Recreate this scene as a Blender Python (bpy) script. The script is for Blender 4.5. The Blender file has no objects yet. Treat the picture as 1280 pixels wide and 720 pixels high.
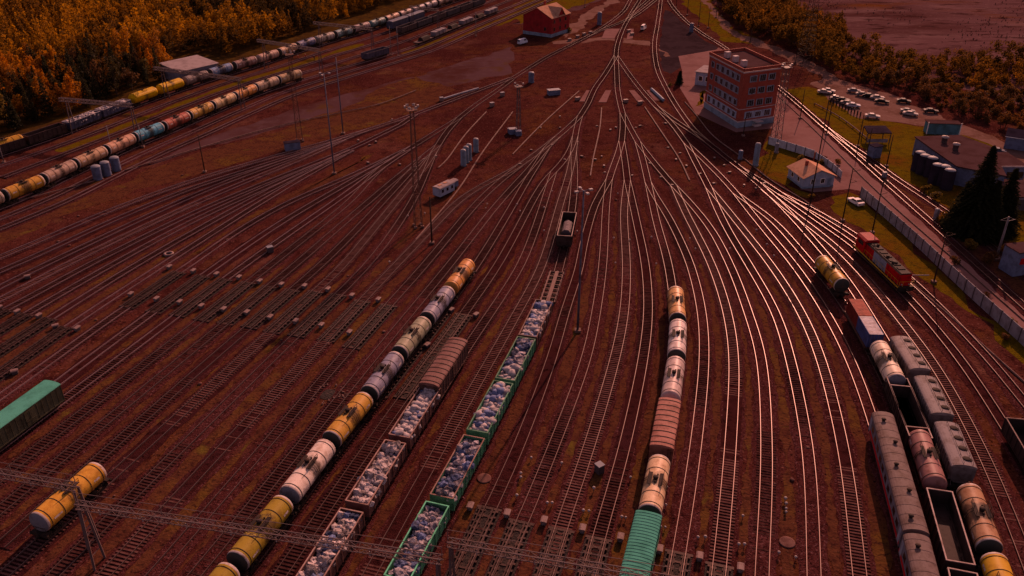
# A marshalling yard seen from the air in autumn: fan of sorting tracks, wagon trains, buildings, forest.
import bpy, bmesh, math, random
from mathutils import Vector, Matrix
rnd = random.Random(11)
S = bpy.context.scene
COL = S.collection
PI = math.pi

# ------------------------------------------------------------------ camera geometry (used to survey ground positions)
CAM_H, PITCH, FOC = 78.0, math.radians(28.5), 1050.0
def G(px, py, z=0.0):
    """ground (or height z) point seen at survey pixel px,py of the 1280x720 photograph"""
    u, v = (px - 640) / FOC, (py - 360) / FOC
    dy = math.cos(PITCH) - v * math.sin(PITCH)
    dz = -math.sin(PITCH) - v * math.cos(PITCH)
    t = (CAM_H - z) / -dz
    return Vector((u * t, dy * t, z))
def height_at(foot, py):
    """height of a vertical thing standing at world point foot whose top is seen at row py"""
    v = (py - 360) / FOC
    a = math.atan2(-math.sin(PITCH) - v * math.cos(PITCH), math.cos(PITCH) - v * math.sin(PITCH))
    return CAM_H + foot.y * math.tan(a)

# ------------------------------------------------------------------ materials
def nd(nt, t, **kw):
    n = nt.nodes.new(t)
    for k, v in kw.items():
        setattr(n, k, v)
    return n
def mat(name, base=(.5, .5, .5), rough=.8, metal=0.0, layers=(), objcol=False, bump=0.0, bscale=8.0, spec=.1, stain=None, wave=None, stretch=None):
    """layers: (noise scale, colour, lo, hi[, detail]) mixed one over the other; stain: (halfwidth, colour) band round x=0"""
    m = bpy.data.materials.new(name); m.use_nodes = True
    nt = m.node_tree; p = nt.nodes['Principled BSDF']
    p.inputs['Roughness'].default_value = rough
    p.inputs['Metallic'].default_value = metal
    p.inputs['Specular IOR Level'].default_value = spec
    tc = nd(nt, 'ShaderNodeTexCoord')
    oi = nd(nt, 'ShaderNodeObjectInfo')
    add = nd(nt, 'ShaderNodeVectorMath', operation='ADD')
    sc = nd(nt, 'ShaderNodeVectorMath', operation='SCALE'); sc.inputs['Scale'].default_value = 57.0
    comb = nd(nt, 'ShaderNodeCombineXYZ')
    nt.links.new(oi.outputs['Random'], comb.inputs['X']); nt.links.new(oi.outputs['Random'], comb.inputs['Y'])
    nt.links.new(comb.outputs[0], sc.inputs[0])
    nt.links.new(tc.outputs['Object'], add.inputs[0]); nt.links.new(sc.outputs[0], add.inputs[1])
    vec = add.outputs[0]
    if stretch:
        mp = nd(nt, 'ShaderNodeMapping'); mp.inputs['Scale'].default_value = stretch
        nt.links.new(vec, mp.inputs['Vector']); vec = mp.outputs[0]
    if objcol:
        col = oi.outputs['Color']
    else:
        rgb = nd(nt, 'ShaderNodeRGB'); rgb.outputs[0].default_value = (*base, 1); col = rgb.outputs[0]
    for L in layers:
        s, c, lo, hi = L[:4]
        nz = nd(nt, 'ShaderNodeTexNoise'); nz.inputs['Scale'].default_value = s
        nz.inputs['Detail'].default_value = L[4] if len(L) > 4 else 4.0
        nz.inputs['Roughness'].default_value = .6
        nt.links.new(vec, nz.inputs['Vector'])
        mr = nd(nt, 'ShaderNodeMapRange'); mr.inputs['From Min'].default_value = lo; mr.inputs['From Max'].default_value = hi
        nt.links.new(nz.outputs['Fac'], mr.inputs['Value'])
        mx = nd(nt, 'ShaderNodeMix', data_type='RGBA')
        nt.links.new(mr.outputs[0], mx.inputs['Factor'])
        nt.links.new(col, mx.inputs['A'])
        if len(c) == 4:      # multiply
            mx.blend_type = 'MULTIPLY'
        mx.inputs['B'].default_value = (*c[:3], 1)
        col = mx.outputs['Result']
    if stain:
        sx = nd(nt, 'ShaderNodeSeparateXYZ'); nt.links.new(tc.outputs['Object'], sx.inputs[0])
        ab = nd(nt, 'ShaderNodeMath', operation='ABSOLUTE'); nt.links.new(sx.outputs['X'], ab.inputs[0])
        nz = nd(nt, 'ShaderNodeTexNoise'); nz.inputs['Scale'].default_value = 1.6; nz.inputs['Detail'].default_value = 5
        nt.links.new(vec, nz.inputs['Vector'])
        ma = nd(nt, 'ShaderNodeMath', operation='MULTIPLY_ADD'); ma.inputs[1].default_value = 2.6; ma.inputs[2].default_value = -1.3
        nt.links.new(nz.outputs['Fac'], ma.inputs[0])
        ad = nd(nt, 'ShaderNodeMath', operation='ADD'); nt.links.new(ab.outputs[0], ad.inputs[0]); nt.links.new(ma.outputs[0], ad.inputs[1])
        mr = nd(nt, 'ShaderNodeMapRange'); mr.inputs['From Min'].default_value = stain[0] + .35; mr.inputs['From Max'].default_value = stain[0] - .35
        ro_ = nd(nt, 'ShaderNodeMath', operation='MULTIPLY_ADD'); ro_.inputs[1].default_value = 1.5; nt.links.new(oi.outputs['Random'], ro_.inputs[0]); nt.links.new(ad.outputs[0], ro_.inputs[2])
        sb_ = nd(nt, 'ShaderNodeMath', operation='SUBTRACT'); sb_.inputs[1].default_value = .7; nt.links.new(ro_.outputs[0], sb_.inputs[0]); nt.links.new(sb_.outputs[0], mr.inputs['Value'])
        mu = nd(nt, 'ShaderNodeMath', operation='MULTIPLY'); mu.inputs[1].default_value = stain[2]
        nt.links.new(mr.outputs[0], mu.inputs[0])
        mx = nd(nt, 'ShaderNodeMix', data_type='RGBA'); nt.links.new(mu.outputs[0], mx.inputs['Factor'])
        nt.links.new(col, mx.inputs['A']); mx.inputs['B'].default_value = (*stain[1], 1)
        col = mx.outputs['Result']
    nt.links.new(col, p.inputs['Base Color'])
    if bump:
        nz = nd(nt, 'ShaderNodeTexNoise'); nz.inputs['Scale'].default_value = bscale; nz.inputs['Detail'].default_value = 6
        nt.links.new(vec, nz.inputs['Vector'])
        bp = nd(nt, 'ShaderNodeBump'); bp.inputs['Strength'].default_value = bump; bp.inputs['Distance'].default_value = .25
        nt.links.new(nz.outputs['Fac'], bp.inputs['Height']); nt.links.new(bp.outputs[0], p.inputs['Normal'])
    return m
M = {}
RUST = (.075, .022, .012)
M['soil'] = mat('yard soil', (.082, .0215, .0165), .95, layers=[(.02, (.046, .0105, .0095), .42, .62), (.035, (.13, .05, .036), .57, .72), (.05, (.092, .03, .012), .5, .7), (.35, (.036, .0085, .0075), .48, .68), (.09, (.1, .042, .022), .6, .74), (1.7, (.15, .055, .045), .56, .7), (2.6, (.012, .0035, .0035), .55, .66)], bump=.5, bscale=3.0, spec=0.0)
M['verge'] = mat('weedy strip', (.092, .031, .017), .95, layers=[(.06, (.105, .047, .014), .5, .64), (.4, (.062, .019, .013), .45, .65), (1.6, (.025, .009, .007), .52, .7), (.15, (.11, .075, .016), .62, .74), (2.5, (.16, .075, .045), .62, .75)], bump=.6, bscale=2.5, spec=0.0)
M['ballast'] = mat('track ballast', (.072, .0185, .0175), .95, layers=[(.05, (.088, .026, .026), .45, .68), (.8, (.036, .0085, .0085), .47, .7), (2.8, (.15, .06, .063), .55, .68), (3.6, (.012, .0035, .0035), .53, .66)], bump=.8, bscale=6.0, spec=0.0)
M['ballast_oily'] = mat('oily ballast', (.045, .0115, .0115), .9, layers=[(.12, (.05, .0145, .0165), .45, .65), (.8, (.017, .0045, .0045), .5, .7), (4.0, (.085, .031, .033), .62, .78)], bump=.8, bscale=6.0, spec=0.0)
M['sleeper_wood'] = mat('old timber sleepers', (.06, .024, .022), .9, layers=[(1.2, (.03, .0105, .0095), .45, .65), (.7, (.1, .045, .042), .55, .75)], spec=0.0)
M['sleeper_conc'] = mat('concrete sleepers', (.125, .054, .048), .85, layers=[(.8, (.07, .025, .022), .45, .65)], spec=0.0)
M['rail'] = mat('worn rail steel', (.135, .077, .071), .4, .42, layers=[(.15, (.11, .06, .055), .5, .68)], spec=.2)
M['rail_rusty'] = mat('rusty rail steel', (.26, .15, .155), .5, .25, layers=[(.2, (.16, .08, .08), .5, .7)], spec=.2)
M['grass'] = mat('autumn grass', (.1, .064, .006), .95, layers=[(.08, (.115, .046, .008), .45, .65), (.5, (.055, .034, .006), .48, .68), (.03, (.13, .088, .009), .57, .74), (2.0, (.03, .024, .007), .55, .75)], bump=.8, bscale=3.0, spec=0.0)
M['heath'] = mat('brown heath', (.105, .046, .048), .95, layers=[(.012, (.06, .02, .019), .47, .6), (.05, (.14, .07, .07), .5, .68), (.018, (.11, .033, .01), .56, .66), (.16, (.035, .0115, .0105), .53, .68), (.7, (.2, .11, .105), .6, .78)], bump=1.0, bscale=.6, spec=0.0, stretch=(.45, 1, 1))
M['gravel'] = mat('grey gravel yard', (.078, .036, .04), .95, layers=[(.04, (.06, .022, .021), .45, .65), (.3, (.09, .046, .05), .5, .72), (.1, (.08, .035, .016), .56, .72), (.02, (.06, .018, .014), .5, .62)], bump=.4, bscale=3, spec=0.0)
M['asphalt'] = mat('asphalt', (.035, .02, .024), .85, layers=[(.1, (.025, .0135, .016), .45, .6), (.5, (.045, .026, .03), .5, .75)], spec=0.0)
M['concrete_road'] = mat('pale dusty road', (.2, .098, .092), .9, layers=[(.06, (.15, .068, .063), .45, .65), (.4, (.22, .115, .108), .5, .75), (.2, (.12, .048, .042), .62, .72)], spec=0.0)
M['dirt_road'] = mat('sandy dirt road', (.16, .082, .068), .95, layers=[(.1, (.11, .05, .037), .45, .65), (.6, (.19, .105, .088), .5, .75)], spec=0.0)
M['forest_floor'] = mat('forest floor', (.05, .024, .008), .95, layers=[(.2, (.075, .04, .01), .45, .65), (.5, (.022, .012, .006), .5, .7)], spec=0.0)
M['cover'] = mat('stained concrete cover', (.15, .07, .06), .9, layers=[(.8, (.09, .035, .03), .45, .65)], spec=.05)
M['band'] = mat('grey blue window band', (.17, .2, .26), .7, layers=[(.6, (.12, .13, .17), .45, .65)])
M['kerb'] = mat('kerb stone', (.18, .1, .088), .85, layers=[(.6, (.11, .052, .042), .45, .65)])

M['tank'] = mat('tank paint', objcol=True, rough=.5, layers=[(.9, (.66, .56, .5, 1), .48, .7), (3.5, (.7, .58, .5, 1), .58, .75), (.5, (.09, .035, .02), .68, .76)], stain=(1.05, (.035, .017, .014), .75))
M['tank_clean'] = mat('clean tank paint', objcol=True, rough=.45, layers=[(1.0, (.65, .55, .5, 1), .45, .7), (3.5, (.7, .55, .5, 1), .58, .75)], stain=(.45, (.05, .025, .015), .7))
M['paint'] = mat('wagon paint', objcol=True, rough=.7, spec=.1, layers=[(.8, (.6, .5, .46, 1), .45, .68), (3.0, (.55, .42, .36, 1), .58, .76), (.45, RUST, .68, .76)])
M['dark_steel'] = mat('dark oily steel', (.026, .018, .016), .8, 0, spec=.1, layers=[(1.2, (.06, .03, .022), .5, .7)])
M['steel_grey'] = mat('galvanised grey steel', (.16, .135, .145), .6, .1, layers=[(1.5, (.11, .08, .08), .45, .65)])
M['pole_wood'] = mat('tarred pole', (.035, .02, .016), .85, layers=[(1.0, (.07, .038, .028), .5, .7)])
M['pole_blue'] = mat('blue grey mast paint', (.09, .1, .15), .55, .2, layers=[(1.0, (.06, .05, .06), .5, .7)])
M['truss'] = mat('weathered truss steel', (.11, .075, .078), .65, 0, layers=[(1.0, (.11, .06, .05), .5, .68)])
M['rusty_truss'] = mat('rust red truss steel', (.15, .065, .05), .7, .2, layers=[(1.0, (.08, .03, .02), .5, .68)])
M['ring'] = mat('pale end ring', (.42, .34, .32), .6, layers=[(1.5, (.2, .12, .1), .5, .68)])
M['end_dark'] = mat('dark tank end', (.03, .035, .032), .55, layers=[(1.0, (.06, .04, .03), .5, .7)])
M['end_grey'] = mat('grey tank end', (.13, .14, .17), .55, layers=[(1.0, (.07, .05, .05), .5, .7)])
M['retarder'] = mat('retarder steel', (.045, .02, .018), .65, .2, layers=[(.8, (.075, .035, .03), .48, .66), (2.5, (.02, .01, .009), .55, .7)])
M['cabinet'] = mat('pale cabinet paint', (.2, .125, .12), .6, layers=[(1.5, (.11, .06, .052), .5, .7)])
M['cabinet_dark'] = mat('cabinet base', (.07, .05, .055), .7)
M['white_bag'] = mat('white sacking', objcol=True, rough=.85, layers=[(1.8, (.5, .45, .45, 1), .45, .62), (5, (.55, .5, .5, 1), .5, .65)], bump=.5, bscale=5)
M['brick_red'] = mat('red cladding', (.32, .02, .02), .7, layers=[(.5, (.22, .015, .015), .45, .65)])
M['brick'] = mat('orange brick', (.31, .055, .038), .85, layers=[(.8, (.24, .04, .028), .45, .65), (3, (.35, .08, .05), .5, .7)])
M['stone_white'] = mat('pale plaster bands', (.4, .32, .33), .8, layers=[(.7, (.3, .22, .22), .5, .7)])
M['base_blue'] = mat('blue painted plinth', (.13, .21, .29), .7, layers=[(.7, (.09, .14, .19), .45, .65)])
M['wall_blue'] = mat('pale blue plank wall', (.23, .29, .39), .75, layers=[(.7, (.17, .21, .28), .45, .65)])
M['glass'] = mat('dark window glass', (.012, .012, .016), .12, spec=.6)
M['roof_tan'] = mat('tan sheet roof', (.48, .24, .16), .7, layers=[(.6, (.38, .18, .115), .45, .65)], spec=0.0)
M['roof_brown'] = mat('brown felt roof', (.07, .034, .036), .9, layers=[(.25, (.052, .023, .023), .45, .62), (2, (.085, .044, .045), .55, .75)], spec=0.0)
M['roof_dark'] = mat('dark roof felt', (.03, .022, .035), .9, layers=[(.4, (.02, .014, .022), .45, .65)], spec=0.0)
M['roof_grey'] = mat('grey sheet roof', (.3, .24, .24), .75, layers=[(.5, (.22, .17, .17), .45, .65)], spec=0.0)
M['teal'] = mat('teal sheet roof', (.03, .17, .22), .6, layers=[(.5, (.03, .1, .12), .45, .65)], spec=0.0)
M['wall_grey'] = mat('grey rendered wall', (.2, .19, .23), .85, layers=[(.5, (.14, .12, .145), .45, .65)])
M['fence'] = mat('grey concrete fence', (.23, .21, .24), .85, layers=[(.8, (.16, .13, .14), .45, .65)])
M['fence_pale'] = mat('pale blue fence', (.36, .38, .43), .8, layers=[(.8, (.27, .25, .28), .45, .65)])
M['white'] = mat('white paint', (.7, .64, .62), .6, layers=[(1, (.5, .42, .4), .5, .7)])
M['red'] = mat('red paint', (.55, .012, .01), .45, layers=[(1.2, (.34, .01, .01), .45, .65)])
M['loco_grey'] = mat('grey blue paint', (.2, .25, .33), .5, layers=[(1.2, (.13, .15, .19), .45, .65)])
M['yellow'] = mat('yellow line paint', (.6, .3, .03), .5)
M['blue'] = mat('blue paint', (.09, .13, .22), .6, layers=[(1, (.06, .08, .13), .45, .65)])
M['blue_lid'] = mat('pale blue lid', (.17, .18, .21), .6)
M['car'] = mat('car paint', objcol=True, rough=.6, spec=.05)
M['car_glass'] = mat('car window glass', (.02, .02, .025), .4, spec=.12)
M['tyre'] = mat('tyre rubber', (.015, .014, .014), .8)
M['lamp'] = mat('lamp glass', (.3, .25, .25), .3)
M['coal'] = mat('coal heap', (.025, .018, .017), .9, layers=[(2, (.05, .03, .026), .5, .7)], bump=1, bscale=3)
M['tarp'] = mat('grey tarpaulin heap', (.17, .13, .14), .85, layers=[(1.2, (.11, .08, .085), .45, .65)], bump=.8, bscale=2)
M['marking'] = mat('faded stencil patch', (.5, .42, .4), .7, layers=[(2.5, (.25, .17, .15), .5, .6)])
M['green_roof'] = mat('teal green roof paint', (.0, .3, .235), .75, spec=0.0, layers=[(.6, (.0, .22, .17), .45, .65), (2.5, (.01, .26, .2), .55, .7)])
M['bark'] = mat('bark', (.07, .04, .03), .9, layers=[(2, (.035, .02, .015), .5, .65)])
M['leaf'] = mat('autumn leaves', objcol=True, rough=.8, spec=.2, layers=[(.6, (.62, .5, .4, 1), .45, .62), (2.2, (.7, .75, .6, 1), .5, .66)])
M['needle'] = mat('spruce needles', (.014, .015, .008), .9, layers=[(.6, (.022, .02, .009), .5, .7)], spec=0.0)
M['skin'] = mat('skin', (.45, .25, .18), .6)
M['vest'] = mat('red work jacket', (.5, .02, .02), .8)
M['cloth_dark'] = mat('dark trousers', (.03, .025, .03), .9)
M['copse'] = mat('forest leaves', (.34, .14, .014), .8, spec=.05, layers=[(.05, (.13, .055, .011), .46, .6), (.13, (.44, .175, .014), .54, .68), (.021, (.04, .024, .009), .5, .59), (2.2, (.65, .7, .55, 1), .5, .66)])  # darkest layer paints the shade between clumps into the leaf colour
M['copse_brown'] = mat('brown thicket leaves', (.14, .06, .013), .85, spec=0.0, layers=[(.06, (.07, .035, .011), .46, .6), (.11, (.26, .095, .012), .56, .68), (.02, (.09, .047, .011), .52, .62), (2.2, (.65, .7, .55, 1), .5, .66)])
for k_ in ('leaf', 'copse', 'copse_brown'):
    nt = M[k_].node_tree; p_ = nt.nodes['Principled BSDF']; out = nt.nodes['Material Output']
    src = p_.inputs['Base Color'].links[0].from_socket
    tr = nt.nodes.new('ShaderNodeBsdfTranslucent'); ms = nt.nodes.new('ShaderNodeMixShader'); ms.inputs[0].default_value = .5
    nt.links.new(src, tr.inputs['Color']); nt.links.new(p_.outputs[0], ms.inputs[1]); nt.links.new(tr.outputs[0], ms.inputs[2]); nt.links.new(ms.outputs[0], out.inputs['Surface'])
# ------------------------------------------------------------------ mesh builder
class MB:
    def __init__(s):
        s.v, s.f, s.m, s.sm = [], [], [], []
    def add(s, vs, fs, mi=0, smooth=False):
        o = len(s.v); s.v.extend(vs)
        for f in fs:
            s.f.append(tuple(i + o for i in f)); s.m.append(mi); s.sm.append(smooth)
    def box(s, c, d, mi=0, rz=0.0, taper=1.0):
        x, y, z = c; a, b, h = d[0] / 2, d[1] / 2, d[2] / 2
        cs, sn = math.cos(rz), math.sin(rz)
        vs = []
        for dz in (-1, 1):
            k = taper if dz > 0 else 1.0
            for dx, dy in ((-1, -1), (1, -1), (1, 1), (-1, 1)):
                lx, ly = dx * a * k, dy * b * k
                vs.append((x + lx * cs - ly * sn, y + lx * sn + ly * cs, z + dz * h))
        s.add(vs, [(0, 3, 2, 1), (4, 5, 6, 7), (0, 1, 5, 4), (1, 2, 6, 5), (2, 3, 7, 6), (3, 0, 4, 7)], mi)
    def tube(s, p, q, r, n=6, mi=0, r2=None, cap=True):
        p, q = Vector(p), Vector(q); d = q - p
        if d.length < 1e-6: return
        d.normalize(); a = d.orthogonal().normalized(); b = d.cross(a)
        r2 = r if r2 is None else r2
        vs = []
        for (c, rr) in ((p, r), (q, r2)):
            for i in range(n):
                t = 2 * PI * i / n
                vs.append(tuple(c + (a * math.cos(t) + b * math.sin(t)) * rr))
        fs = [(i, (i + 1) % n, n + (i + 1) % n, n + i) for i in range(n)]
        if cap: fs += [tuple(range(n - 1, -1, -1)), tuple(range(n, 2 * n))]
        s.add(vs, fs, mi, n > 6)
    def lathe(s, prof, n=20, axis='x', org=(0, 0, 0), mis=None, mi=0, smooth=True):
        """prof: [(along, radius)]; mis: material per segment"""
        vs = []
        for (t, r) in prof:
            for i in range(n):
                a = 2 * PI * i / n; c, d = r * math.cos(a), r * math.sin(a)
                vs.append((org[0] + t, org[1] + c, org[2] + d) if axis == 'x' else (org[0] + c, org[1] + d, org[2] + t))
        for k in range(len(prof) - 1):
            fs = []
            for i in range(n):
                j = (i + 1) % n
                fs.append((k * n + i, k * n + j, (k + 1) * n + j, (k + 1) * n + i) if axis != 'x' else (k * n + j, k * n + i, (k + 1) * n + i, (k + 1) * n + j))
            base = len(s.v) if k == 0 else base
            if k == 0: s.v.extend(vs)
            for f in fs:
                s.f.append(tuple(i + base for i in f)[::-1]); s.m.append(mis[k] if mis else mi); s.sm.append(smooth)
    def prism(s, poly, z0, z1, mi=0, mi_top=None):
        n = len(poly)
        vs = [(p[0], p[1], z0) for p in poly] + [(p[0], p[1], z1) for p in poly]
        s.add(vs, [(i, (i + 1) % n, n + (i + 1) % n, n + i) for i in range(n)], mi)
        s.add([(p[0], p[1], z1) for p in poly], [tuple(range(n))], mi if mi_top is None else mi_top)
    def extr(s, prof, x0, x1, mi=0, caps=True, smooth=False):
        """profile of (y,z) points, counter-clockwise seen from +x, swept from x0 to x1"""
        n = len(prof)
        vs = [(x0, y, z) for y, z in prof] + [(x1, y, z) for y, z in prof]
        s.add(vs, [(i, (i + 1) % n, n + (i + 1) % n, n + i)[::-1] for i in range(n)][::1], mi, smooth)
        if caps:
            s.add([(x0, y, z) for y, z in prof], [tuple(range(n))[::-1]], mi)
            s.add([(x1, y, z) for y, z in prof], [tuple(range(n))], mi)
    def mesh(s, name, mats):
        me = bpy.data.meshes.new(name)
        me.from_pydata(s.v, [], s.f)
        for m in mats: me.materials.append(M[m] if isinstance(m, str) else m)
        me.polygons.foreach_set('material_index', s.m)
        me.polygons.foreach_set('use_smooth', s.sm)
        me.update()
        return me
    def build(s, name, mats, parent=None, color=None, loc=None, rz=0.0):
        if isinstance(mats, (str, bpy.types.Material)): mats = [mats]
        return link(name, s.mesh(name, mats), parent, color, loc, rz)
def link(name, me, parent=None, color=None, loc=None, rz=0.0):
    o = bpy.data.objects.new(name, me); COL.objects.link(o)
    if parent is not None: o.parent = parent
    if color is not None: o.color = (*color, 1)
    if loc is not None: o.location = loc
    if rz: o.rotation_euler = (0, 0, rz)
    return o
def tag(o, label=None, cat=None, group=None, kind=None):
    if label: o['label'] = label
    if cat: o['category'] = cat
    if group: o['group'] = group
    if kind: o['kind'] = kind
    return o
def empty(name, loc, rz=0.0, label=None, cat=None, group=None):
    o = bpy.data.objects.new(name, None); COL.objects.link(o)
    o.location = loc; o.rotation_euler = (0, 0, rz)
    o.empty_display_size = .5
    return tag(o, label, cat, group)
KIDS = {}
def kids(o):
    return list(o.children)
def copy_tree(o, parent=None):
    c = o.copy(); COL.objects.link(c)
    if parent is not None: c.parent = parent
    for ch in kids(o): copy_tree(ch, c)
    return c
def sheet(name, pts, z, m, kind='structure'):
    b = MB(); vs = [(p[0], p[1], z) for p in pts]
    b.add(vs, [tuple(range(len(vs)))])
    me = b.mesh(name, [m])
    # face up
    if me.polygons[0].normal.z < 0:
        me.flip_normals()
    o = link(name, me); o['kind'] = kind
    return o
def poly_px(name, px, z, m):
    P = [G(*p) for p in px]
    if m in ('verge', 'grass', 'gravel', 'heath', 'forest_floor', 'dirt_road', 'asphalt', 'soil'):
        r = random.Random(len(px) * 7 + int(P[0].x)); Q = []; amp = 1.3 if m != 'asphalt' else .5
        for a, b in zip(P, P[1:] + P[:1]):
            n = max(1, min(60, int((b - a).length / 2.5))); d = (b - a).normalized(); s = Vector((-d.y, d.x, 0)); ph = r.uniform(0, 6)
            for k in range(n):
                w = math.sin(PI * k / n); Q.append(a.lerp(b, k / n) + s * w * (amp * math.sin(k * .55 + ph) + .6 * amp * math.sin(k * 1.37 + 2 * ph) + r.uniform(-.5, .5) * amp))
        P = Q
    return sheet(name, P, z, m)
def spline(pts, step=2.0):
    """Catmull-Rom (centripetal) through pts, resampled evenly"""
    P = [Vector(p) for p in pts]
    P = [P[0] * 2 - P[1]] + P + [P[-1] * 2 - P[-2]]
    out = []
    for i in range(1, len(P) - 2):
        p0, p1, p2, p3 = P[i - 1:i + 3]
        t0 = 0; t1 = t0 + max((p1 - p0).length, 1e-3) ** .5; t2 = t1 + max((p2 - p1).length, 1e-3) ** .5; t3 = t2 + max((p3 - p2).length, 1e-3) ** .5
        n = max(2, int((p2 - p1).length / step))
        for k in range(n):
            t = t1 + (t2 - t1) * k / n
            a1 = p0 * ((t1 - t) / (t1 - t0)) + p1 * ((t - t0) / (t1 - t0))
            a2 = p1 * ((t2 - t) / (t2 - t1)) + p2 * ((t - t1) / (t2 - t1))
            a3 = p2 * ((t3 - t) / (t3 - t2)) + p3 * ((t - t2) / (t3 - t2))
            b1 = a1 * ((t2 - t) / (t2 - t0)) + a2 * ((t - t0) / (t2 - t0))
            b2 = a2 * ((t3 - t) / (t3 - t1)) + a3 * ((t - t1) / (t3 - t1))
            out.append(b1 * ((t2 - t) / (t2 - t1)) + b2 * ((t - t1) / (t2 - t1)))
    out.append(P[-2].copy())
    for _ in range(6):      # relax survey noise
        q = out[:]
        for i in range(1, len(out) - 1):
            q[i] = out[i] * .5 + (out[i - 1] + out[i + 1]) * .25
        out = q
    return out
class Line:
    def __init__(s, pts, step=2.0, px=True):
        w = []
        for p in pts:
            if px:
                g = G(*p); g.z = 0; w.append(g)
            else:
                w.append(Vector((p[0], p[1], 0)))
        s.p = spline(w, step)
        s.s = [0.0]
        for a, b in zip(s.p, s.p[1:]): s.s.append(s.s[-1] + (b - a).length)
        s.len = s.s[-1]
    def at(s, d):
        if d <= 0:
            t = (s.p[1] - s.p[0]).normalized(); return s.p[0] + t * d, t
        if d >= s.len:
            t = (s.p[-1] - s.p[-2]).normalized(); return s.p[-1] + t * (d - s.len), t
        lo, hi = 0, len(s.s) - 1
        while hi - lo > 1:
            m = (lo + hi) // 2
            if s.s[m] <= d: lo = m
            else: hi = m
        u = (d - s.s[lo]) / (s.s[hi] - s.s[lo])
        a = s.p[max(lo - 1, 0)]; b = s.p[min(hi + 1, len(s.p) - 1)]
        return s.p[lo].lerp(s.p[hi], u), (b - a).normalized()
    def near(s, w):
        """arc length of the point of the line nearest to w"""
        best = (1e9, 0)
        for i in range(len(s.p) - 1):
            a, b = s.p[i], s.p[i + 1]; d = b - a
            u = max(0, min(1, (Vector((w.x, w.y, 0)) - a).dot(d) / d.length_squared))
            q = (a + d * u - Vector((w.x, w.y, 0))).length
            if q < best[0]: best = (q, s.s[i] + u * d.length)
        return best[1]
    def offset(s, off):
        out = []
        for i, p in enumerate(s.p):
            t = (s.p[min(i + 1, len(s.p) - 1)] - s.p[max(i - 1, 0)]).normalized()
            out.append(p + Vector((t.y, -t.x, 0)) * off)
        return out
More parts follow.
